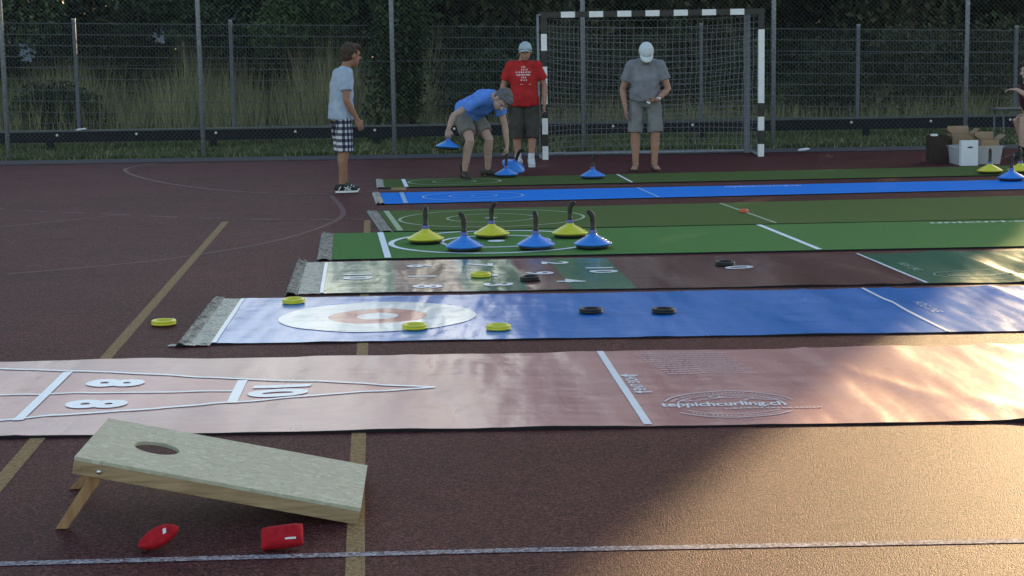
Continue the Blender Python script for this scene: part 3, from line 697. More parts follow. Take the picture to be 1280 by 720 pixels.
def bean_bag(loc, ax, size, label, lab, sq=.62, pinch=0):
    t = thing('bean_bag', label, 'bean bag', loc, 0, 'red bean bags')
    ax = [V(q).normalized() for q in ax]; n = 26; vs = []; mb = MB()
    for sgn in (1, -1):
        for j in range(n+1):
            for i in range(n+1):
                u, v = 2*i/n-1, 2*j/n-1; e = (max(0, 1-u**4)*max(0, 1-v**4))**.45
                k = 1-pinch*.8*abs(u)**2.2
                q = V((size[0]*u*(1-.02*v*v), size[1]*v*k*(1-.02*u*u), sgn*size[2]*e))
                nz = mn.noise(V((u*2.3, v*2.3, sgn*3+size[0]*50)))*.18*size[2]*e
                q.z += nz
                vs.append(V(loc)+ax[0]*q.x+ax[1]*q.y+ax[2]*q.z)
    W = n+1; N = W*W; zmin = min(q.z for q in vs); vs = [q-V((0, 0, zmin-.0045)) for q in vs]
    for q in vs: q.z = max(q.z, .0045)
    for s in (0, 1): mb.add(vs[s*N:(s+1)*N], [(j*W+i, j*W+i+1, (j+1)*W+i+1, (j+1)*W+i) for j in range(n) for i in range(n)])
    o = mb.build('cloth_bag', M['bag'], t, True)
    # stitched-on label following the upper face
    lb = MB(); u0_, v0_, du, dv = lab; k = 6; q = []
    def S(u, v):
        f = (u+1)/2*n; g = (v+1)/2*n; i, j = min(n-1, int(f)), min(n-1, int(g)); a, b = f-i, g-j
        s = lambda i, j: vs[j*W+i]
        return s(i, j)*(1-a)*(1-b)+s(i+1, j)*a*(1-b)+s(i, j+1)*(1-a)*b+s(i+1, j+1)*a*b
    for j in range(3):
        for i in range(k+1): q.append(S(u0_+du*i/k, v0_+dv*j/2)+ax[2]*.0035)
    lb.add(q, [(j*(k+1)+i, j*(k+1)+i+1, (j+1)*(k+1)+i+1, (j+1)*(k+1)+i) for j in range(2) for i in range(k)])
    lb.build('white_label', M['label'], t)
bean_bag((-1.11, 5.06, .005), ((.90, .12, .36), (-.16, .55, .80), (.03, -.83, .45)), (.068, .034, .024), 'red bean bag standing on its seam, left of the other bag', (.28, -.15, .16, .55), pinch=1)
bean_bag((-.724, 5.045, .005), ((.985, .06, .10), (-.08, .62, .76), (-.0, -.76, .62)), (.066, .036, .026), 'plump red bean bag with a white dash label, right of the other bag', (.18, -.62, .50, .16))

# ------------------------------------------------------------------ handball goal
gl = thing('handball_goal', 'handball goal with dark and white striped posts and grey net', 'goal', (2.0, 23.6, 0))
gx0, gx1, gy0, gy1, gh = .50, 3.514, 23.62, 23.55, 2.06
def banded_post(x, y, segs, top):
    mb = MB(); z = .006
    for z1, c in segs:
        mb.cm = c; d = .08 if c else .0798
        mb.box((x, y, (z+z1)/2), (d, d, z1-z)); z = z1
    return mb.build('post', [M['goal_dark'], M['white']], gl)
banded_post(gx0, gy0, [(.195, 1), (.36, 0), (.585, 1), (.78, 0), (1.30, 1), (1.52, 0), (1.75, 1), (1.97, 0)], gh)
banded_post(gx1, gy1, [(.18, 1), (.37, 0), (.56, 1), (.75, 0), (1.765, 1), (1.97, 0)], gh)
mb = MB(); N = 15; xs = [gx0-.04]; ln = [.28]+[.195]*13+[.28]; tot = sum(ln); sc_ = (gx1-gx0+.08)/tot; x = gx0-.04
for i in range(N):
    a = x; x += ln[i]*sc_; mb.cm = i % 2; m = (a+x)/2; d = .0802 if i % 2 else .08
    mb.box((m, lerp(gy0, gy1, (m-gx0)/(gx1-gx0)), 2.0105), (x-a, d, d))
mb.build('crossbar', [M['goal_dark'], M['white']], gl)
mb = MB(); by = .92
mb.tube([(gx0-.06, gy0+.05, .03), (gx0-.06, gy0+by, .03)], .02); mb.tube([(gx1-.02, gy1+.05, .03), (gx1-.02, gy1+by, .03)], .02)
mb.tube([(gx0-.06, gy0+by, .03), (gx1-.02, gy1+by, .03)], .022); mb.build('ground_frame', M['steel'], gl, True)
mb = MB(); mb.tube([(gx0-.065, gy0+.55, .03), (gx0-.075, gy0+.5, 2.03)], .016); mb.tube([(gx0-.07, gy0+.5, 2.02), (gx0-.02, gy0+.03, 2.02)], .012); mb.build('back_stay', M['steel'], gl, True)
mb = MB(); mb.box((gx1-.11, gy1+.62, 1.02), (.085, .05, 2.0)); mb.box((gx1-.055, gy1+.33, 2.00), (.03, .55, .03)); mb.build('back_stay', M['steel_dark'], gl)
def netP(u, v):      # u along the net from post to post, v from top to bottom
    W_ = gx1-gx0-.06; dtop, dbot = .30, .88; D = lerp(dtop, dbot, v**.8)
    s = abs(2*u-1); x = gx0+.03+W_*u; prof = (1-s**4.5)
    # side nets: crowd the first and last columns along the depth
    y = gy0+.03+D*prof
    z = lerp(1.955, .06, v)-.17*math.sin(PI*u)**.7*math.sin(PI*min(1, v*1.15+.06))*(1-.45*v)
    y += .05*mn.noise(V((u*5, v*4, 2)))
    x += .02*mn.noise(V((u*7, v*5, 8)))
    return (x, y, z)
nb = MB()
us = [.5-.5*math.copysign(abs(t)**.72, -t) if True else 0 for t in np.linspace(-1, 1, 40)]
for u in us: nb.tube([netP(u, v) for v in np.linspace(0, 1, 22)], .0028, 4, caps=False)
for v in np.linspace(0, 1, 24): nb.tube([netP(u, v) for u in np.linspace(0, 1, 60)], .0028, 4, caps=False)
for k in range(9):       # roof lacing
    u = .05+.9*k/8; nb.tube([(gx0+.03+(gx1-gx0-.06)*u, gy0+.04, 1.975), netP(u, 0)], .003, 4, caps=False)
nb.build('net', M['net'], gl)

# ------------------------------------------------------------------ fences, barrier
fc = thing('chain_link_fence', 'tall chain link fence with round steel posts along the edge of the court', 'fence', (0, 25.6, 0))
fy = 25.62
for x in (-13.45, -10.55, -7.63, -4.66, -1.75, 1.13, 4.01, 6.93, 9.83, 12.72):
    MB().tube([(x, fy, 0), (x, fy, 4.2)], .034, 12).build('post', M['steel'], fc, True)
mb = MB(); Hh = 4.1; st = .072; x0, x1 = -13.4, 12.7
def wires(mb, y, d):
    k = int((x1-x0+Hh)/st)
    for i in range(k):
        for s in (1, -1):
            a = x0-Hh+i*st if s > 0 else x0+i*st
            xa, za, xb, zb = a, .03, a+s*Hh, .03+Hh
            if s > 0 and xa < x0: za += x0-xa; xa = x0
            if s > 0 and xb > x1: zb -= xb-x1; xb = x1
            if s < 0 and xb < x0: zb -= x0-xb; xb = x0
            if s < 0 and xa > x1: za += xa-x1; xa = x1
            if zb-za > .05: mb.tube([(xa, y+s*.0015, za), (xb, y+s*.0015, zb)], .0015, 3, caps=False)
wires(mb, fy-.042, 0); mb.build('wire_mesh', M['wire'], fc)
mb = MB()
for z in (.06, 1.4, 2.75, 4.1): mb.tube([(x0, fy-.045, z), (x1, fy-.045, z)], .0022, 4)
mb.build('tension_wire', M['wire'], fc)

wf = thing('welded_wire_fence', 'lower fence of welded double wire panels standing in the meadow behind', 'fence', (0, 30, 0))
wx = [-13.2, -10.45, -7.66, -4.9, -2.1, .66, 3.42, 6.2, 9.0, 11.8]
def wtop(x): return 1.97-.0235*(x)
for x in wx:
    mb = MB(); mb.box((x, 30.04, wtop(x)/2+.02), (.06, .045, wtop(x)+.04)); mb.cm = 1; mb.box((x, 30.04, wtop(x)+.055), (.066, .05, .03))
    mb.build('post', [M['steel_dark'], M['steel']], wf)
for i in range(len(wx)-1):
    a, b = wx[i]+.01, wx[i+1]-.01; mb = MB()
    n = int((b-a)/.05)
    for k in range(n+1):
        x = lerp(a, b, k/n); mb.tube([(x, 30, .06), (x, 30, wtop(x))], .0025, 3, caps=False)
    for k in range(11):
        d = .195*k
        if wtop(b)-d > .05: mb.tube([(a, 29.994, wtop(a)-.02-d), (b, 29.994, wtop(b)-.02-d)], .005, 4, caps=False)
    mb.build('wire_panel', M['wire'], wf)
bb = thing('low_barrier', 'low dark beam barrier with pale bolts on the grass behind the fence', 'barrier', (0, 27.8, 0))
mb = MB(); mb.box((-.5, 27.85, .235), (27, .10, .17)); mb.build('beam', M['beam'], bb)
mb = MB(); mb.box((-.5, 27.85, .336), (27, .16, .028)); mb.build('lit_top_edge', M['beam_top'], bb)  # light along the beam's top edge put into a thin paler slab
for k in range(20):
    x = -12.7+1.31*k
    MB().ell((x, 27.797, .27), ((.022, 0, 0), (0, .012, 0), (0, 0, .022)), 10, 6).build('bolt', M['white'], bb, True)
for k in range(10): MB().box((-13+2.7*k, 27.87, .08), (.1, .08, .15)).build('support_post', M['beam'], bb)

# ------------------------------------------------------------------ vegetation
def quads_mesh(name, P, mats, midx=None):
    """P: (n,k,3) faces with k corners each"""
    n, k = P.shape[:2]; me = bpy.data.meshes.new(name)
    me.vertices.add(n*k); me.vertices.foreach_set('co', P.reshape(-1).astype(np.float32))
    me.loops.add(n*k); me.loops.foreach_set('vertex_index', np.arange(n*k, dtype=np.int32))
    me.polygons.add(n); me.polygons.foreach_set('loop_start', np.arange(0, n*k, k, dtype=np.int32))
    for m in mats: me.materials.append(m)
    if midx is not None: me.polygons.foreach_set('material_index', midx.astype(np.int32))
    me.update(calc_edges=True); return me
def leaves(C, size):
    n = len(C); a = RNG.normal(size=(n, 3)); a /= np.linalg.norm(a, axis=1)[:, None]
    b = RNG.normal(size=(n, 3)); b -= a*(a*b).sum(1)[:, None]; b /= np.linalg.norm(b, axis=1)[:, None]
    s = (size*RNG.uniform(.6, 1.35, n))[:, None] if np.isscalar(size) else (size*RNG.uniform(.6, 1.35, n))[:, None]
    c = np.cross(a, b)*.12*s
    return np.stack([C-a*s*.5, C+b*s*.28+c, C+a*s*.5, C-b*s*.28+c], 1)
def blades(X, Y, Hh_, wd, lean=.25):
    n = len(X); th = RNG.uniform(0, 2*PI, n); d = np.stack([np.cos(th), np.sin(th), 0*th], 1)
    B = np.stack([X, Y, 0*X+.001], 1); t = np.stack([RNG.normal(0, lean, n)*Hh_, RNG.normal(0, lean, n)*Hh_, Hh_], 1)
    return np.stack([B-d*wd/2, B+d*wd/2, B+t], 1)
def mesh_obj(name, me, parent=None, loc=(0, 0, 0)):
    o = bpy.data.objects.new(name, me); COL.objects.link(o); o.location = loc
    if parent is not None: o.parent = parent; o.location = (0, 0, 0)
    return o
# mown strip
n = 70000; X = RNG.uniform(-11.5, 11, n); Y = RNG.uniform(25.38, 30.2, n)
g = quads_mesh('grass', blades(X, Y, RNG.uniform(.03, .10, n), .014, .5), [M['grass'], M['grass2']], (RNG.random(n) < .22).astype(int))
tag(mesh_obj('mown_grass', g), 'short green grass strip between the court and the low barrier', 'grass', kind='stuff')
# meadow
n = 42000; X = RNG.uniform(-13, 11, n); Y = RNG.uniform(30.2, 35.5, n)
hh = np.where(X < -1.6, RNG.uniform(.45, 1.05, n)*(1+.35*np.sin(X*1.3)**2), RNG.uniform(.25, .7, n))
hh *= .8+.1*(Y-30.2)
hh *= np.array([.62+.75*max(0, .5+mn.noise(V((a*.9, b*.9, 3)))) for a, b in zip(X, Y)])
hh = np.where((X > -3.6) & (X < -1.6), hh*1.25, hh)
g = quads_mesh('meadow', blades(X, Y, hh, RNG.uniform(.008, .018, n)[:, None], .20), [M['grass'], M['grass2']], (RNG.random(n) < .70).astype(int))
tag(mesh_obj('meadow_grass', g), 'tall half dry meadow grass behind the wire fences', 'grass', kind='stuff')

# far wood: one mass of foliage
def wood_h(X): return np.where(X < -1.5, 3.15, np.where(X < 1.0, 3.15+(X+1.5)/2.5*6.85, 10.0+np.clip((X-1)/8, 0, 1)*3.0))
edge = lambda Y: .20+.445*(Y-4.97)
def wood_pts(n, zlo, zhi):
    Y = RNG.uniform(36.5, 43, n); xr = edge(Y); X = RNG.uniform(0, 1, n)*(xr+19)-19
    H_ = wood_h(X)*(1+.10*np.sin(X*1.7)+.08*np.sin(X*4.1+1)); Z = zlo+RNG.random(n)*(np.minimum(H_, zhi)-zlo)
    keep = (H_ > zlo)
    for s, zc_, rx, rz in ((-.288, 2.12, .50, .30), (-.283, 1.75, .24, .34), (-.2045, 2.05, .22, .24), (-.197, 2.3, .14, .12)):
        q = ((X-s*Y)/(rx*(1+.25*np.sin(Y*3))))**2+((Z-(1.52+(zc_-1.52)*Y/42))/rz)**2; keep &= q > 1
    return np.stack([X, Y, Z], 1)[keep]
P1 = wood_pts(105000, .05, 3.6); P2 = wood_pts(46000, 3.0, 15)
cc = wood_pts(900, .2, 3.8); cl = np.repeat(cc, 70, 0); cl = cl+RNG.normal(size=cl.shape)*np.array([.34, .34, .20]); cl[:, 2] = np.maximum(cl[:, 2], .05); cl[:, 1] -= .6
hol = np.zeros(len(cl), bool)
for sl_, zc_, rx, rz in ((-.288, 2.12, .45, .28), (-.283, 1.75, .24, .34), (-.2045, 2.05, .22, .24)):
    hol |= ((cl[:, 0]-sl_*cl[:, 1])/rx)**2+((cl[:, 2]-(1.52+(zc_-1.52)*cl[:, 1]/42))/rz)**2 < 1
cl = cl[~hol]
allp = np.concatenate([leaves(P1, .22), leaves(P2, .50), leaves(cl, .13)])
ed = RNG.uniform(0, 1, 7000); Ye = RNG.uniform(36.5, 43, 7000); Pe = np.stack([edge(Ye)-.9*ed**1.5, Ye, RNG.uniform(.1, 13, 7000)], 1)
allp = np.concatenate([allp, leaves(Pe, .40)])
mi = np.where(RNG.random(len(allp)) < .55, 1, np.where(RNG.random(len(allp)) < .5, 0, 2))
tag(mesh_obj('far_wood', quads_mesh('wood', allp, [M['leaf'], M['leaf_dark'], M['leaf_brown']], mi)), 'dark wood closing off the view behind the meadow', 'wood', kind='stuff')

def tree(name, label, loc, Hc, zc0, rx, nl, m, lsize=.13, group=None, trunk_r=.09, cat='tree', lobes=9, dens=1.0):
    t = thing(name, label, cat, loc, 0, group); rnd = random.Random(hash(label) % 1000 if False else int(loc[0]*37+500))
    mb = MB(); mb.tube([(loc[0], loc[1], 0), (loc[0]+.04, loc[1], zc0*.6), (loc[0]-.05, loc[1], lerp(zc0, Hc, .4)), (loc[0], loc[1], lerp(zc0, Hc, .8))], [trunk_r*1.25, trunk_r, trunk_r*.7, trunk_r*.25], 9)
    cs = []
    for k in range(lobes):
        a = rnd.uniform(0, 2*PI); r = rx*rnd.uniform(.25, .75); z = rnd.uniform(zc0+.15*(Hc-zc0), Hc-.12*(Hc-zc0)); r *= 1-.5*abs((z-zc0)/(Hc-zc0)-.45)
        c = (loc[0]+r*math.cos(a), loc[1]+.7*r*math.sin(a), z); cs.append(c)
        z0 = lerp(.3, z, .55); mb.tube([(loc[0], loc[1], z0), ((loc[0]*.45+c[0]*.55), (loc[1]*.45+c[1]*.55), lerp(z0, z, .62)), c], [trunk_r*.5, trunk_r*.3, trunk_r*.1], 6)
    mb.build('trunk', M['bark'], t, True)
    pts = []
    for k in range(lobes):
        n_ = nl//lobes; d = RNG.normal(size=(n_, 3)); d /= np.linalg.norm(d, axis=1)[:, None]; rr = RNG.random(n_)[:, None]**.45
        R = np.array([rx*.52, rx*.45, (Hc-zc0)*.27])*rnd.uniform(.75, 1.2); pts.append(np.array(cs[k])+d*rr*R)
    Pp = np.concatenate(pts); Pp[:, 2] = np.maximum(Pp[:, 2], .05); me = quads_mesh('crown', leaves(Pp-np.array(loc), lsize), m, (RNG.random(len(Pp)) < .4).astype(int))
    mesh_obj('crown', me, t); return t
LG = [M['leaf'], M['leaf_dark']]; LB = [M['leaf_brown'], M['leaf_dark']]
tree('low_shrub', 'low dark shrub spreading in the meadow at the far left behind the wire fence', (-8.35, 31.2, 0), 1.08, .05, 1.1, 10000, [M['leaf_dark'], M['leaf']], .085, cat='shrub', trunk_r=.03, lobes=12)
tree('ivy_clad_tree', 'narrow ivy covered tree rising behind the steel post right of the boy', (-1.86, 29.45, 0), 4.6, .0, .58, 21000, LG, .09, trunk_r=.11, lobes=26)
GR = 'trees behind the wire fence'
tree('leafy_tree', 'dark leafy tree at the far left above the low shrub', (-10.6, 34.6, 0), 3.3, 1.5, 2.0, 6500, LG, .13, GR)
tree('leafy_tree', 'dark leafy tree standing between the two far left fence posts', (-6.6, 34.9, 0), 3.25, 1.5, 1.9, 6500, [M['leaf_dark'], M['leaf']], .13, GR)
tree('leafy_tree', 'lighter green bushy tree behind the second wire fence post', (-4.2, 33.6, 0), 3.0, 1.2, 1.1, 5200, [M['leaf'], M['leaf']], .11, GR)
tree('leafy_tree', 'olive leafy tree behind the left half of the goal', (1.3, 35.4, 0), 7.5, .8, 2.0, 9000, LB, .17, GR)
tree('leafy_tree', 'olive brown tree behind the right half of the goal', (4.6, 35.2, 0), 8.2, 1.0, 2.0, 9000, LB, .17, GR)
tree('leafy_tree', 'brownish tree above the cardboard boxes at the right', (8.3, 35.0, 0), 8.4, 1.1, 2.1, 9000, LB, .17, GR)
SG = 'shrubs behind the wire fence'
for x, hgt, lab, m in ((-.75, 1.5, 'dark shrub behind the bending man, right of the ivy covered tree', LG), (.9, 1.9, 'dark shrub behind the left post of the goal', LG), (2.6, 1.7, 'dark olive shrub behind the middle of the goal net', LB),
                       (4.3, 1.85, 'dark shrub behind the right post of the goal', LG), (6.0, 1.6, 'olive shrub right of the goal, left of the boxes', LB), (7.8, 1.8, 'brownish shrub behind the cardboard boxes', LB), (9.4, 1.9, 'brownish shrub at the right edge behind the fence', LB)):
    tree('shrub', lab, (x, 32.2+.4*math.sin(x*3), 0), hgt, .05, 1.0, 4200, m, .085, SG, .03, 'shrub', 11)

M['sky_block_hill'] = mat('sky_block_green', (.028, .042, .018), .95, .1, .5, .6, 1.0, .6, bdist=1.0)  # hill added to block the bright low sky behind the wood
mb = MB(); vs = []; nx, ny = 60, 14
for j in range(ny+1):
    for i in range(nx+1):
        x = -170+340*i/nx; y = 78+110*j/ny; t_ = j/ny
        vs.append((x, y, -.05+7.6*math.sin(min(1, t_*2.2)*PI/2)*(1+.10*mn.noise(V((x*.03, y*.03, 1))))+.9*mn.noise(V((x*.15, y*.15, 4)))*min(1, t_*4)))
mb.add(vs, [(j*(nx+1)+i, j*(nx+1)+i+1, (j+1)*(nx+1)+i+1, (j+1)*(nx+1)+i) for j in range(ny) for i in range(nx)])
hl_ = sheet(mb, 'sky_block_hill', M['sky_block_hill'], kind='structure'); hl_.data.polygons.foreach_set('use_smooth', [True]*len(hl_.data.polygons))

# pale house glimpsed through the wood
hs = thing('pale_house', 'pale grey house glimpsed through the gaps in the wood at the left', 'house', (-15.5, 60, 0))
MB().box((-15.5, 62, 1.9), (10, 5, 3.8)).build('wall', M['house'], hs)
MB().prism([(-20.9, 59.2, 3.8), (-10.1, 59.2, 3.8), (-10.1, 62, 5.6), (-20.9, 62, 5.6)], (0, 0, .16)).prism([(-20.9, 62, 5.6), (-10.1, 62, 5.6), (-10.1, 64.8, 3.8), (-20.9, 64.8, 3.8)], (0, 0, .16)).build('roof', M['roof'], hs)
for x in (-18.8, -15.6, -12.6): MB().box((x, 59.49, 1.2), (1.1, .04, 1.0)).build('window', M['glass'], hs)

# ------------------------------------------------------------------ boxes at the right
def open_box(name, label, c, d, m, flaps=.0, cat='box', rz=0, grp=None):
    t = thing(name, label, cat, (c[0], c[1], .0045), 0, grp); mb = MB(); x, y, h = d; th = .006; z0 = c[2]
    R = Matrix.Rotation(rz, 3, 'Z'); O = V((c[0], c[1], z0))
    def B(cc, dd): mb.box(O+R @ V(cc), dd, R)
    B((0, 0, th/2), (x-2*th, y-2*th, th)); B((0, -y/2+th/2, h/2), (x, th, h)); B((0, y/2-th/2, h/2), (x, th, h)); B((-x/2+th/2, 0, h/2), (th, y-2*th, h)); B((x/2-th/2, 0, h/2), (th, y-2*th, h))
    mb.build('carton', m, t)
    if flaps:
        for s in (1, -1):
            f = MB(); a = O+R @ V((s*x/2, -y/2, h)); b = O+R @ V((s*x/2, y/2, h)); o2 = R @ V((s*flaps*.8, 0, flaps*.55)); f.prism([a, b, b+o2, a+o2], (0, 0, .005)); f.build('flap', m, t)
        f = MB(); a = O+R @ V((-x/2, y/2, h)); b = O+R @ V((x/2, y/2, h)); o2 = R @ V((0, flaps*.35, flaps*.9)); f.prism([a, b, b+o2, a+o2], (0, .005, 0)); f.build('flap', m, t)
    return t
dk = open_box('dark_crate', 'dark brown crate standing left of the white box', (5.53, 21.75, .0045), (.22, .32, .35), M['card_dark'])
MB().box((5.47, 21.70, .36), (.07, .1, .03)).build('paper_scrap', M['paper'], dk)
bn = thing('plastic_bin', 'cloudy plastic storage bin holding a white and a brown box', 'storage bin', (5.92, 21.42, .0045))
def bin_mb():
    mb = MB(); a, b, h = .60, .42, .215; c = V((5.92, 21.42, .0065)); t_ = .006
    def ring_(w, d, z): return [c+V((sx*w/2, sy*d/2, z)) for sx, sy in ((-1, -1), (1, -1), (1, 1), (-1, 1))]
    lv = [ring_(a*.9, b*.9, 0), ring_(a, b, h), ring_(a+.04, b+.04, h+.002), ring_(a+.04, b+.04, h+.018), ring_(a-.008, b-.008, h+.018), ring_(a*.9-.012, b*.9-.012, .006)]
    vs = [q for r in lv for q in r]; fs = [(0, 3, 2, 1)]+[(i*4+k, i*4+(k+1) % 4, (i+1)*4+(k+1) % 4, (i+1)*4+k) for i in range(5) for k in range(4)]+[(20, 21, 22, 23)]
    return mb.add(vs, fs)
bin_mb().build('bin_body', M['bin'], bn)
wb = open_box('white_box', 'tall white cardboard box with dark hand slot standing in front of the bin', (5.765, 21.13, .0045), (.21, .10, .315), M['card_white'])
MB().ell((5.77, 21.078, .235), ((.038, 0, 0), (0, .004, 0), (0, 0, .010)), 16, 6).build('hand_slot', M['p_black'], wb, True)
open_box('cardboard_box', 'open brown cardboard box behind the white box with raised flaps', (5.84, 21.80, .0045), (.27, .22, .37), M['card'], .10)
open_box('cardboard_box', 'squat brown cardboard box sitting inside the plastic bin at its right', (6.08, 21.42, .0135), (.23, .26, .30), M['card'], .10)
# small folding table behind
tb = thing('folding_table', 'small pale folding table behind the seated person at the right edge', 'table', (7.1, 23.0, 0))
MB().box((7.12, 23.0, .63), (1.0, .55, .028)).build('table_top', M['beam_top'], tb, bevel=.004)
for x, y in ((6.68, 22.78), (7.56, 22.78), (6.68, 23.22), (7.56, 23.22)): MB().tube([(x, y, .005), (x, y, .616)], .012, 8).build('leg', M['steel_dark'], tb, True)
for x, y, lab in ((-7.05, 27.78, 'crumpled white litter on top of the low barrier at the left'), (4.30, 24.6, 'crumpled white paper on the path right of the goal')):
    o = MB().ell((0, 0, 0), ((.09, .01, .01), (0, .05, .0), (0, 0, .018)), 9, 5); o.v = [tuple(V(q)*(1+.5*mn.noise(V(q)*40))) for q in o.v]
    o = o.build('paper_scrap', M['paper']); o.location = (x, y, .362 if x < 0 else .028); tag(o, lab, 'litter')

# ------------------------------------------------------------------ people
def bake(mb, name, m, parent, voxel=.008, smooth=8, wr=0, seed=0, freq=14):
    o = mb.build(name+'_raw', m, None, True)
    r = o.modifiers.new('r', 'REMESH'); r.mode = 'VOXEL'; r.voxel_size = voxel; r.use_smooth_shade = True
    s = o.modifiers.new('s', 'SMOOTH'); s.factor = .5; s.iterations = smooth
    dg = bpy.context.evaluated_depsgraph_get(); me = bpy.data.meshes.new_from_object(o.evaluated_get(dg)); me.name = name
    bpy.data.objects.remove(o)
    o0 = origin_of(parent)
    if wr:
        for v in me.vertices:
            q = v.co; d = mn.noise(V((q.x*freq+seed, q.y*freq, q.z*freq*.8)))+.5*mn.noise(V((q.x*freq*2.3, q.y*freq*2.3+seed, q.z*freq*1.5)))
            v.co = q+v.normal*d*wr
    for v in me.vertices: v.co -= o0
    if not me.materials: me.materials.append(m)
    me.polygons.foreach_set('use_smooth', [True]*len(me.polygons))
    c = bpy.data.objects.new(name, me); COL.objects.link(c); c.parent = parent
    return c
def hand(mb, wr_, d, pn, th, s=1.0, curl=.5):
    """wr_ wrist, d fingers' direction, pn palm normal (curl towards it), th direction of the thumb side"""
    d, pn = V(d).normalized(), V(pn).normalized(); th = V(th); th = (th-d*th.dot(d)); th.normalize(); pn = (pn-d*pn.dot(d)-th*pn.dot(th)).normalized()
    mb.cap_tube([wr_, wr_+d*.03*s, wr_+d*.062*s, wr_+d*.088*s], [(.026*s, .019*s), (.036*s, .017*s), (.041*s, .016*s), (.039*s, .013*s)], 12, right=th)
    for k, (off, ln) in enumerate(((.030, .070), (.010, .078), (-.011, .073), (-.030, .058))):
        q = wr_+d*.085*s+th*off*s; dd = d.copy(); pts = [q-d*.02*s]; a = 0
        for L_ in (.45, .32, .25):
            pts.append(q); a += curl*(.8 if L_ > .4 else 1.0); dd = d*math.cos(a)+pn*math.sin(a); q = q+dd*ln*L_*s
        pts.append(q); mb.cap_tube(pts, [.0085*s, .0088*s, .0082*s, .0076*s, .0066*s], 8)
    q = wr_+d*.03*s+th*.028*s; t1 = (th*.75+d*.6+pn*.35).normalized(); t2 = (d*.9+pn*.5+th*.1).normalized()
    mb.cap_tube([q-t1*.012*s, q+t1*.03*s, q+t1*.03*s+t2*.026*s, q+t1*.03*s+t2*.048*s], [.013*s, .0115*s, .010*s, .008*s], 8)
def head(mb, c, f, u, H):
    f, u = V(f).normalized(), V(u).normalized(); u = (u-f*u.dot(f)).normalized(); l = u.cross(f); k = H/1.70*1.10
    mb.ell(c+u*.028*k-f*.012*k, (l*.076*k, f*.096*k, u*.090*k)); mb.ell(c-u*.035*k+f*.022*k, (l*.060*k, f*.066*k, u*.078*k)); mb.ell(c-u*.088*k+f*.052*k, (l*.028*k, f*.028*k, u*.022*k))
    mb.cap_tube([c+u*.022*k+f*.082*k, c-u*.018*k+f*.108*k], [.010*k, .015*k], 8); mb.ell(c-u*.02*k+f*.100*k, (l*.018*k, f*.014*k, u*.010*k))
    mb.ell(c+u*.034*k+f*.078*k, (l*.055*k, f*.014*k, u*.010*k))
    mb.ell(c-u*.055*k+f*.086*k, (l*.024*k, f*.010*k, u*.006*k)); mb.ell(c-u*.064*k+f*.084*k, (l*.020*k, f*.010*k, u*.006*k))
    for s in (1, -1): mb.ell(c+l*s*.078*k-f*.006*k-u*.004*k, ((l*.010+f*.004*s)*k, f*.021*k, u*.032*k), 10, 8)
    return f, u, l, k
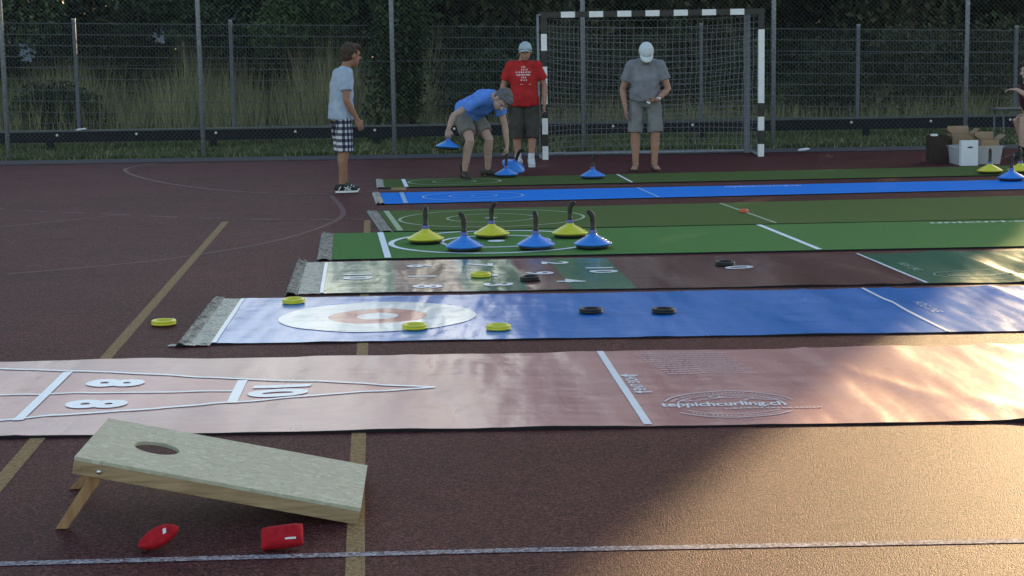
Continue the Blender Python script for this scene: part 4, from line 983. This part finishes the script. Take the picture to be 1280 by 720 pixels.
def person(label, base, J, H, skin, shirt, shorts, sleeve=.55, leg_to=1.02, belly=0, hairm=None, cap=None, shoe=None, sock=None, hl=.5, hr=.5, hem=.06, fat=1.0, extra=None, seed=0, sh_rad=.1):
    t = thing('person', label, 'person', base); k = H/1.70*fat; g = {a: V(b) for a, b in J.items()}
    pel, che, nek, hd = g['pelvis'], g['chest'], g['neck'], g['head']
    lat = (g['hipL']-g['hipR']).normalized(); lats = (g['shL']-g['shR']).normalized(); fwd = g['fwd'].normalized()
    b = MB(); wst = lerp(pel, che, .45)+fwd*belly*.4
    up = (che-pel).normalized(); fr = lats.cross(up)*-1
    fr = fr if fr.dot(fwd) > 0 else -fr
    TR = [(pel-up*.10*k, .11, .09, lat), (pel-up*.03*k, .155, .11, lat), (pel+up*.05*k, .158, .112+belly*.5, lat), (wst, .15, .108+belly, lat), (lerp(wst, che, .55)+fr*belly*.4, .158, .112+belly*.7, lats), (che, .168, .112+belly*.3, lats), (lerp(che, nek, .38), .148, .100, lats), (lerp(che, nek, .7), .096, .078, lats), (nek, .062, .06, lats)]
    def torso(mb, infl, i0=0, i1=9, sx=1.0):
        # loft with own lateral axis per ring
        rings = TR[i0:i1]; n = 24; vs = []
        for j, (c, rx, ry, la) in enumerate(rings):
            tt = (rings[min(j+1, len(rings)-1)][0]-rings[max(j-1, 0)][0]).normalized(); a = (la-tt*la.dot(tt)).normalized(); q = tt.cross(a)
            for m_ in range(n):
                th = 2*PI*m_/n; cx_, sx_ = math.cos(th), math.sin(th); e = .85
                vs.append(c+a*(rx*k*sx+infl)*math.copysign(abs(cx_)**e, cx_)+q*(ry*k+infl)*math.copysign(abs(sx_)**e, sx_))
        N = len(rings); mb.add(vs, [(i*n+q, i*n+(q+1) % n, (i+1)*n+(q+1) % n, (i+1)*n+q) for i in range(N-1) for q in range(n)]+[tuple(range(n-1, -1, -1)), tuple((N-1)*n+q for q in range(n))])
    torso(b, 0)
    b.cap_tube([lerp(che, nek, .6), nek, lerp(nek, hd, .6)], [.07*k, .058*k, .055*k], 14)
    f_, u_, l_, kh = head(b, hd, g['hf'], g['hu'], H)
    for s in 'LR':
        sh, el_, wr_ = g['sh'+s], g['el'+s], g['wr'+s]
        b.cap_tube([sh, lerp(sh, el_, .35), lerp(sh, el_, .7), el_, lerp(el_, wr_, .3), lerp(el_, wr_, .65), wr_], [.054*k, .049*k, .042*k, .038*k, .041*k, .034*k, .0265*k], 14)
        b.cap_tube([lerp(che, nek, .55), sh], [.07*k, .058*k], 12)
        hand(b, wr_, g['hd'+s], g['hp'+s], g['ht'+s], H/1.70*1.02, hl if s == 'L' else hr)
        hp, kn, an = g['hip'+s], g['kn'+s], g['an'+s]
        b.cap_tube([hp, lerp(hp, kn, .3), lerp(hp, kn, .7), kn, lerp(kn, an, .28)-fwd*.012, lerp(kn, an, .65), an], [.088*k, .082*k, .063*k, .054*k, .056*k, .043*k, .036*k], 16)
        td = g['ft'+s].normalized(); b.cap_tube([an-td*.03*k-V((0, 0, .035*k)), an+td*.05*k-V((0, 0, .03*k)), an+td*.13*k-V((0, 0, .048*k))], [.033*k, (.038*k, .03*k), (.040*k, .018*k)], 12, right=td.cross(V((0, 0, 1))))
    bake(b, 'body', skin, t, .0085, 3)
    # shirt
    sb = MB(); hemc = pel+up*(.02-hem)*k
    TR[0:3] = [(hemc, .176, .128+belly*.75, lat), (lerp(hemc, wst, .3), .174, .126+belly*.9, lat), (lerp(hemc, wst, .65), .168, .122+belly*1.0, lat)]
    torso(sb, .016*k); sb.tube([lerp(che, nek, .75), nek+(nek-che).normalized()*.004], [.078*k, .066*k], 18)
    for s in 'LR':
        sh, el_ = g['sh'+s], g['el'+s]; dr = (el_-sh).normalized()
        sb.cap_tube([lerp(che, nek, .55), sh-dr*.0], [.088*k, .070*k], 14)
        sb.cap_tube([sh-dr*.012, lerp(sh, el_, sleeve*.5), lerp(sh, el_, sleeve)], [.064*k, .069*k, .075*k], 16, e1=False)
    bake(sb, 'shirt', shirt, t, .010, 5, .011, seed, 11)
    # shorts
    pb = MB()
    pb.tube([pel-up*.09*k, pel-up*.03*k, pel+up*.05*k, pel+up*.09*k], [(.15*k, .115*k), (.172*k, .13*k), (.168*k, .128*k), (.160*k, .120*k)], 20, right=lat)
    for s in 'LR':
        hp, kn, an = g['hip'+s], g['kn'+s], g['an'+s]
        P = [hp, lerp(hp, kn, .35), lerp(hp, kn, .7)]; R = [sh_rad*k, sh_rad*k, sh_rad*.98*k]
        if leg_to <= 1: P.append(lerp(hp, kn, leg_to)); R.append(sh_rad*.97*k)
        else: P += [kn, lerp(kn, an, leg_to-1)]; R += [sh_rad*.88*k, sh_rad*.86*k]
        pb.cap_tube(P, R, 18, e1=False)
    bake(pb, 'shorts', shorts, t, .010, 4, .010, seed+3, 12)
    # feet
    for s in 'LR':
        an = g['an'+s]; td = g['ft'+s].normalized(); sd2 = td.cross(V((0, 0, 1))).normalized(); gz = an.z-.075*k
        if sock:
            MB().tube([an+V((0, 0, .075*k))+(g['kn'+s]-an).normalized()*.02, an, an-V((0, 0, .04*k))], [.042*k, .041*k, .042*k], 16).build('sock', sock, t, True)
        if shoe:
            mb = MB(); z = lambda h: V((0, 0, gz+h*k-an.z))
            mb.cap_tube([an-td*.055*k+z(.055), an+td*.0*k+z(.062), an+td*.06*k+z(.052), an+td*.12*k+z(.040), an+td*.165*k+z(.034)], [(.036*k, .045*k), (.040*k, .050*k), (.044*k, .040*k), (.046*k, .030*k), (.040*k, .022*k)], 16, right=sd2)
            mb.cap_tube([an+z(.06), an+z(.10)], [.048*k, .047*k], 14, e1=False)
            so_ = bake(mb, 'shoe', shoe[0], t, .006, 4)
            pr = []
            for q in range(20):
                th = 2*PI*q/20; c_, s_ = math.cos(th), math.sin(th); pr.append(an+td*(.058+.135*c_)*k+sd2*(.046*abs(s_)**.8*math.copysign(1, s_)*(1+.10*c_))*k+V((0, 0, gz-an.z+.0)))
            mb = MB(); mb.prism(pr, (0, 0, .022*k)); so2 = mb.build('sole', shoe[1], t); so2.parent = so_
            if shoe[2]:
                mb = MB()
                for sg in (1, -1):
                    for a0, a1, h0, h1 in ((.02, .07, .022, .075), (.05, .10, .022, .062), (.10, .02, .026, .066), (-.05, -.02, .03, .07)):
                        q0 = an+td*a0*k+sd2*sg*.0475*k+z(h0); q1 = an+td*a1*k+sd2*sg*.044*k+z(h1); mb.tube([q0, (q0+q1)/2+sd2*sg*.002, q1], .0045*k, 6)
                s3 = mb.build('shoe_stripe', M['white'], t); s3.parent = so_
    if hairm:
        mb = MB(); k2 = kh
        mb.ell(hd+u_*.048*k2-f_*.028*k2, (l_*.088*k2, f_*.096*k2, u_*.090*k2)); mb.ell(hd-u_*.0*k2-f_*.055*k2, (l_*.074*k2, f_*.056*k2, u_*.072*k2)); mb.ell(hd+u_*.095*k2+f_*.045*k2, (l_*.068*k2, f_*.05*k2, u_*.035*k2))
        bake(mb, 'hair', hairm, t, .007, 3, .010, seed+5, 42)
    if cap:
        mb = MB(); k2 = kh; vs = []; n = 24; m_ = 8; c = hd+u_*.03*k2-f_*.010*k2
        for i in range(m_+1):
            ph = PI/2*i/m_
            for q in range(n): vs.append(c+l_*.084*k2*math.sin(ph)*math.cos(2*PI*q/n)+f_*.104*k2*math.sin(ph)*math.sin(2*PI*q/n)+u_*(.098*math.cos(ph)-.004)*k2)
        mb.add(vs, [(i*n+q, (i+1)*n+q, (i+1)*n+(q+1) % n, i*n+(q+1) % n) for i in range(m_) for q in range(n)])
        co = mb.build('cap', cap, t, True); md_ = co.modifiers.new('s', 'SOLIDIFY'); md_.thickness = .004
        mb = MB(); vs = []
        for j in range(5):
            r = j/4
            for q in range(13):
                a = PI*(.12+.76*q/12); x = math.cos(a)*.083; y = math.sin(a)*.102
                vs.append(c+l_*(x*(1-.06*r))*k2+f_*(y+.072*r*math.sin(a)**.6)*k2+u_*(.001-.018*r*r-.020*(x/.083)**2*r)*k2)
        mb.add(vs, [(j*13+q, j*13+q+1, (j+1)*13+q+1, (j+1)*13+q) for j in range(4) for q in range(12)])
        br = mb.build('brim', cap, t, True); br.parent = co; md_ = br.modifiers.new('s', 'SOLIDIFY'); md_.thickness = .005
        if hairm is None:
            mb = MB(); mb.ell(hd-u_*.005*k2-f_*.03*k2, (l_*.080*k2, f_*.078*k2, u_*.05*k2)); mb.build('hair', M['hair_grey'], t, True)
    for s in (1, -1):
        MB().ell(hd+u_*.012*kh+f_*.079*kh+l_*s*.031*kh, (l_*.013*kh, f_*.007*kh, u_*.006*kh), 10, 6).build('eye', M['eye'], t, True)
    if extra: extra(t, g, f_, u_, l_, kh)
    return t
def stand(base, hdg, H, feet=(.13, .13), lean=0, bow=0, **ov):
    """default standing joints; ov overrides any of them"""
    B = V(base); f = V((math.cos(hdg), math.sin(hdg), 0)); l = V((-f.y, f.x, 0)); u = V((0, 0, 1)); k = H
    q = lambda a, b, c: B+f*a*k+l*b*k+u*c*k
    J = dict(fwd=f, pelvis=q(0, 0, .535), chest=q(.0+lean*.5, 0, .725), neck=q(lean*.9, 0, .842), head=q(.02+lean*1.25+bow*.045, 0, .920-bow*.02), hf=f-u*bow, hu=u+f*bow,
             hipL=q(0, .055, .50), hipR=q(0, -.055, .50), knL=q(.01, .062, .275), knR=q(.01, -.062, .275), anL=q(-.01, .065, .048), anR=q(-.01, -.065, .048),
             shL=q(lean*.8, .107, .793), shR=q(lean*.8, -.107, .793), elL=q(lean*.6-.005, .145, .63), elR=q(lean*.6-.005, -.145, .63), wrL=q(lean*.5+.03, .145, .49), wrR=q(lean*.5+.03, -.145, .49),
             hdL=-u+f*.25, hdR=-u+f*.25, hpL=-l+f*.1, hpR=l+f*.1, htL=f, htR=f, ftL=f+l*.15, ftR=f-l*.15)
    for a, b in ov.items(): J[a] = q(*b) if len(b) == 3 and a[:2] in ('pe', 'ch', 'ne', 'he', 'hi', 'kn', 'an', 'sh', 'el', 'wr') else b
    return J, f, l

# boy in plaid shorts, seen from the side
Hb = 1.62
J, f, l = stand((-1.845, 18.55, .005), math.radians(24), Hb, lean=-.004,
                head=(.085, 0, .922), neck=(.04, 0, .845), chest=(.008, 0, .725), shL=(.015, .10, .798), shR=(.015, -.10, .798), elR=(-.005, -.135, .625), wrR=(.065, -.135, .50), elL=(.0, .135, .63), wrL=(.06, .14, .50), anR=(-.03, -.055, .048), anL=(.03, .06, .048), knR=(-.002, -.058, .275), knL=(.02, .06, .275))
J['hf'] = V((math.cos(.55), math.sin(.55), -.12)); J['hdR'] = V((.45, .05, -1)); J['hdL'] = V((.45, .1, -1))
person('boy in a pale grey T-shirt and plaid shorts, standing in profile at the left', (-1.845, 18.55, .005), J, Hb, M['skin_tan'], M['c_light'], M['plaid'], .62, .98, 0.0, M['hair_brown'], None, (M['shoe_black'], M['white'], True), None, .45, .45, .09, 1.0, None, 1, .098)

# man bending over the stones
def BJ():
    return dict(fwd=V((.72, -.62, 0)), pelvis=V((-.50, 20.45, .80)), chest=V((-.27, 20.22, .955)), neck=V((-.165, 20.10, .985)), head=V((-.085, 20.0, .95)), hf=V((.1, -.45, -.9)), hu=V((.72, -.55, .35)),
                hipL=V((-.42, 20.50, .75)), hipR=V((-.56, 20.36, .75)), knL=V((-.245, 20.28, .47)), knR=V((-.47, 20.03, .47)), anL=V((-.275, 20.46, .083)), anR=V((-.555, 20.14, .083)),
                shL=V((-.13, 20.27, .925)), shR=V((-.36, 20.03, .945)), elL=V((-.055, 20.32, .64)), elR=V((-.66, 20.02, .775)), wrL=V((-.03, 20.32, .40)), wrR=V((-.72, 20.0, .625)),
                hdL=V((-.06, -.04, -1)), hdR=V((-.12, .0, -1)), hpL=V((-.9, -.3, 0)), hpR=V((0, 1, 0)), htL=V((-.1, -1, 0)), htR=V((1, -.1, 0)), ftL=V((.95, -.3, 0)), ftR=V((.35, -.95, 0)))
person('grey haired man in a blue T-shirt bending down to the curling stones', (-.4, 20.3, .005), BJ(), 1.70, M['skin_pale'], M['c_blue'], M['c_short_beige'], .55, .72, .02, M['hair_grey'], None, (M['shoe_brown'], M['shoe_brown'], False), M['c_sock'], .75, .8, .04, 1.0, None, 2, .105)

# man in red
def red_extra(t, g, f_, u_, l_, kh):
    hd = g['head']; mb = MB()
    for s in (1, -1): mb.ell(hd+u_*.014*kh+f_*.093*kh+l_*s*.034*kh, (l_*.030*kh, f_*.010*kh, u_*.020*kh), 14, 8)
    mb.tube([hd+u_*.018*kh+f_*.085*kh+l_*.068*kh, hd+u_*.018*kh+f_*.10*kh, hd+u_*.018*kh+f_*.085*kh-l_*.068*kh], .005*kh, 6)
    for s in (1, -1): mb.tube([hd+u_*.018*kh+f_*.080*kh+l_*s*.068*kh, hd+u_*.014*kh-f_*.0*kh+l_*s*.082*kh], .004*kh, 6)
    mb.build('sunglasses', M['shoe_black'], t, True)
    r = random.Random(3); rows = ((3, 0), (4, .01), (9, 0), (8, 0), (3, 0), (4, 0)); mb = MB(); c = g['chest']+V((.02, 0, .105))
    for j, (n, o) in enumerate(rows):
        x = -n*.0125+o
        for i in range(n):
            w_ = r.uniform(.007, .013); mb.box((c.x+x+w_/2-.012, 0, c.z-.034*j), (w_, .002, r.uniform(.014, .024))); x += .0215+r.uniform(-.002, .004)
    mb.box((c.x, 0, c.z-.225), (.14, .002, .006))
    # lay the print on the cloth
    sh = [ch for ch in t.children if ch.name.startswith('shirt')][0]; o0 = origin_of(t); me = sh.data
    from mathutils.bvhtree import BVHTree
    bv = BVHTree.FromPolygons([v.co for v in me.vertices], [p.vertices[:] for p in me.polygons])
    out = []
    for v in mb.v:
        h = bv.ray_cast(V(v)-o0-V((0, 1.0, 0)), V((0, 1, 0)))[0]; y = (h.y+o0.y if h else c.y-.15)
        out.append((v[0], y-.002-(.0 if v[1] > 0 else .002), v[2]))
    mb.v = out; mb.build('chest_print', M['label'], t)
    q = g['wrL']+V((.0, -.02, -.10)); MB().box(q, (.05, .06, .004), Matrix.Rotation(.5, 3, 'Y')).build('folded_paper', M['paper'], t)
J, f, l = stand((.20, 22.3, .005), -PI/2, 1.66, lean=0.0, elR=(-.01, -.165, .635), wrR=(.04, -.155, .50), elL=(-.01, .165, .635), wrL=(.04, .16, .50), anR=(.0, -.055, .048), anL=(.035, .05, .048), head=(.035, .015, .908))
J['ftR'] = V((-.55, -1, 0)); J['ftL'] = V((.05, -1, 0)); J['hf'] = V((-.05, -1, -.05))
person('man in a red T-shirt, dark knee shorts, pale cap and sunglasses beside the goal post', (.20, 22.3, .005), J, 1.66, M['skin'], M['c_red'], M['c_short_dark'], .68, 1.22, .035, None, M['c_cap'], (M['shoe_white'], M['shoe_white'], False), M['c_sockw'], .4, .5, .10, 1.06, red_extra, 4, .105)

# man in grey
def grey_extra(t, g, f_, u_, l_, kh):
    wr_ = g['wrL']; MB().tube([wr_+(g['elL']-wr_).normalized()*.012, wr_+(g['elL']-wr_).normalized()*.034], .032, 14).build('watch', M['bolt'], t, True)
    MB().box(g['wrL']+V((-.11, -.035, -.03)), (.045, .03, .02), Matrix.Rotation(.4, 3, 'Y')).build('score_card', M['paper'], t)
    n = g['neck']; mb = MB()
    for s in (1, -1): mb.prism([n+V((s*.012, -.085, -.035)), n+V((s*.075, -.055, .0)), n+V((s*.080, -.075, -.05)), n+V((s*.045, -.105, -.075))], (0, -.006, .004))
    mb.build('collar', M['c_grey'], t)
    n = g['chest']; 
    for s in 'LR':
        an = g['an'+s]; td = g['ft'+s].normalized(); sd2 = td.cross(V((0, 0, 1))).normalized(); gz = an.z-.075
        pr = [an+td*(.055+.135*math.cos(2*PI*q/20))+sd2*(.046*math.sin(2*PI*q/20))+V((0, 0, gz-an.z)) for q in range(20)]
        so_ = MB().prism(pr, (0, 0, .024)).build('sandal', M['shoe_brown'], t)
        mb = MB()
        for a, h, w_ in ((.10, .052, .048), (.045, .075, .046), (-.02, .085, .042)):
            mb.tube([an+td*a+sd2*w_+V((0, 0, gz-an.z+.015)), an+td*a+sd2*w_*.75+V((0, 0, gz-an.z+h*.8)), an+td*a+V((0, 0, gz-an.z+h)), an+td*a-sd2*w_*.75+V((0, 0, gz-an.z+h*.8)), an+td*a-sd2*w_+V((0, 0, gz-an.z+.015))], [(.014, .005)]*5, 6, right=td)
        mb.build('strap', M['shoe_brown'], so_)
J, f, l = stand((1.70, 21.1, .005), -PI/2, 1.70, lean=.055, bow=.95, elR=(.0, -.165, .60), wrR=(.035, -.145, .46), elL=(.06, .165, .60), wrL=(.155, .075, .525), anR=(.0, -.072, .048), anL=(.0, .066, .048), knR=(.015, -.075, .275), knL=(.015, .072, .275), hipL=(0, .06, .50), hipR=(0, -.06, .50), head=(.125, 0, .862), neck=(.06, 0, .822), shL=(.045, .105, .770), shR=(.045, -.105, .770))
J['hdL'] = V((-1, -.35, -.25)); J['hpL'] = V((0, .2, 1)); J['htL'] = V((-.2, -1, .3)); J['ftR'] = V((-.25, -1, 0)); J['ftL'] = V((.2, -1, 0))
person('man in a grey shirt, shorts and sandals looking down, in front of the goal net', (1.70, 21.1, .005), J, 1.70, M['skin'], M['c_grey'], M['c_short_grey'], .62, .96, .045, None, M['c_capwhite'], None, None, .6, .35, .015, 1.06, grey_extra, 6, .094)

# seated person at the right edge
ch = thing('folding_chair', 'dark folding chair under the seated person at the right edge', 'chair', (7.12, 22.4, .0))
MB().box((7.14, 22.4, .425), (.42, .42, .03)).build('seat', M['card_dark'], ch, bevel=.006)
MB().box((7.37, 22.4, .72), (.025, .40, .24), Matrix.Rotation(.15, 3, 'Y')).build('backrest', M['card_dark'], ch, bevel=.006)
for x, y in ((6.96, 22.22), (6.96, 22.58)): MB().tube([(x, y, .005), (x+.02, y, .412)], .011, 8).build('leg', M['steel_dark'], ch, True)
for y in (22.22, 22.58): MB().tube([(7.30, y, .005), (7.33, y, .43), (7.40, y, .85)], .011, 8).build('leg', M['steel_dark'], ch, True)
J = dict(fwd=V((-1, -.25, 0)), pelvis=V((7.06, 22.4, .54)), chest=V((6.91, 22.36, .82)), neck=V((6.87, 22.33, 1.0)), head=V((6.87, 22.30, 1.15)), hf=V((-1, -.3, -.15)), hu=V((-.1, 0, 1)),
         hipL=V((7.03, 22.30, .50)), hipR=V((7.03, 22.50, .50)), knL=V((6.76, 22.14, .53)), knR=V((6.80, 22.56, .50)), anL=V((6.755, 22.16, .083)), anR=V((6.95, 22.58, .083)),
         shL=V((6.88, 22.17, .95)), shR=V((6.90, 22.52, .95)), elL=V((6.84, 22.00, .80)), elR=V((6.90, 22.62, .72)), wrL=V((6.66, 22.10, .915)), wrR=V((6.90, 22.48, .58)),
         hdL=V((-1, .3, .05)), hdR=V((-1, -.1, -.2)), hpL=V((0, 0, -1)), hpR=V((0, 0, -1)), htL=V((-.2, 1, 0)), htR=V((-.2, -1, 0)), ftL=V((-.9, -.5, 0)), ftR=V((-1, -.1, 0)))
for k_ in J:
    if k_[:2] in ('pe', 'ch', 'ne', 'he', 'hi', 'kn', 'an', 'sh', 'el', 'wr'): J[k_] = J[k_]-V((.015, 0, 0))
person('person in a dark maroon top and red shorts seated at the right edge', (7.12, 22.35, .005), J, 1.70, M['skin_pale'], M['c_maroon'], M['c_short_red'], .6, .62, .02, M['hair_brown'], None, (M['shoe_black'], M['shoe_black'], False), M['c_sock'], .4, .4, .04, 1.0, None, 8, .10)
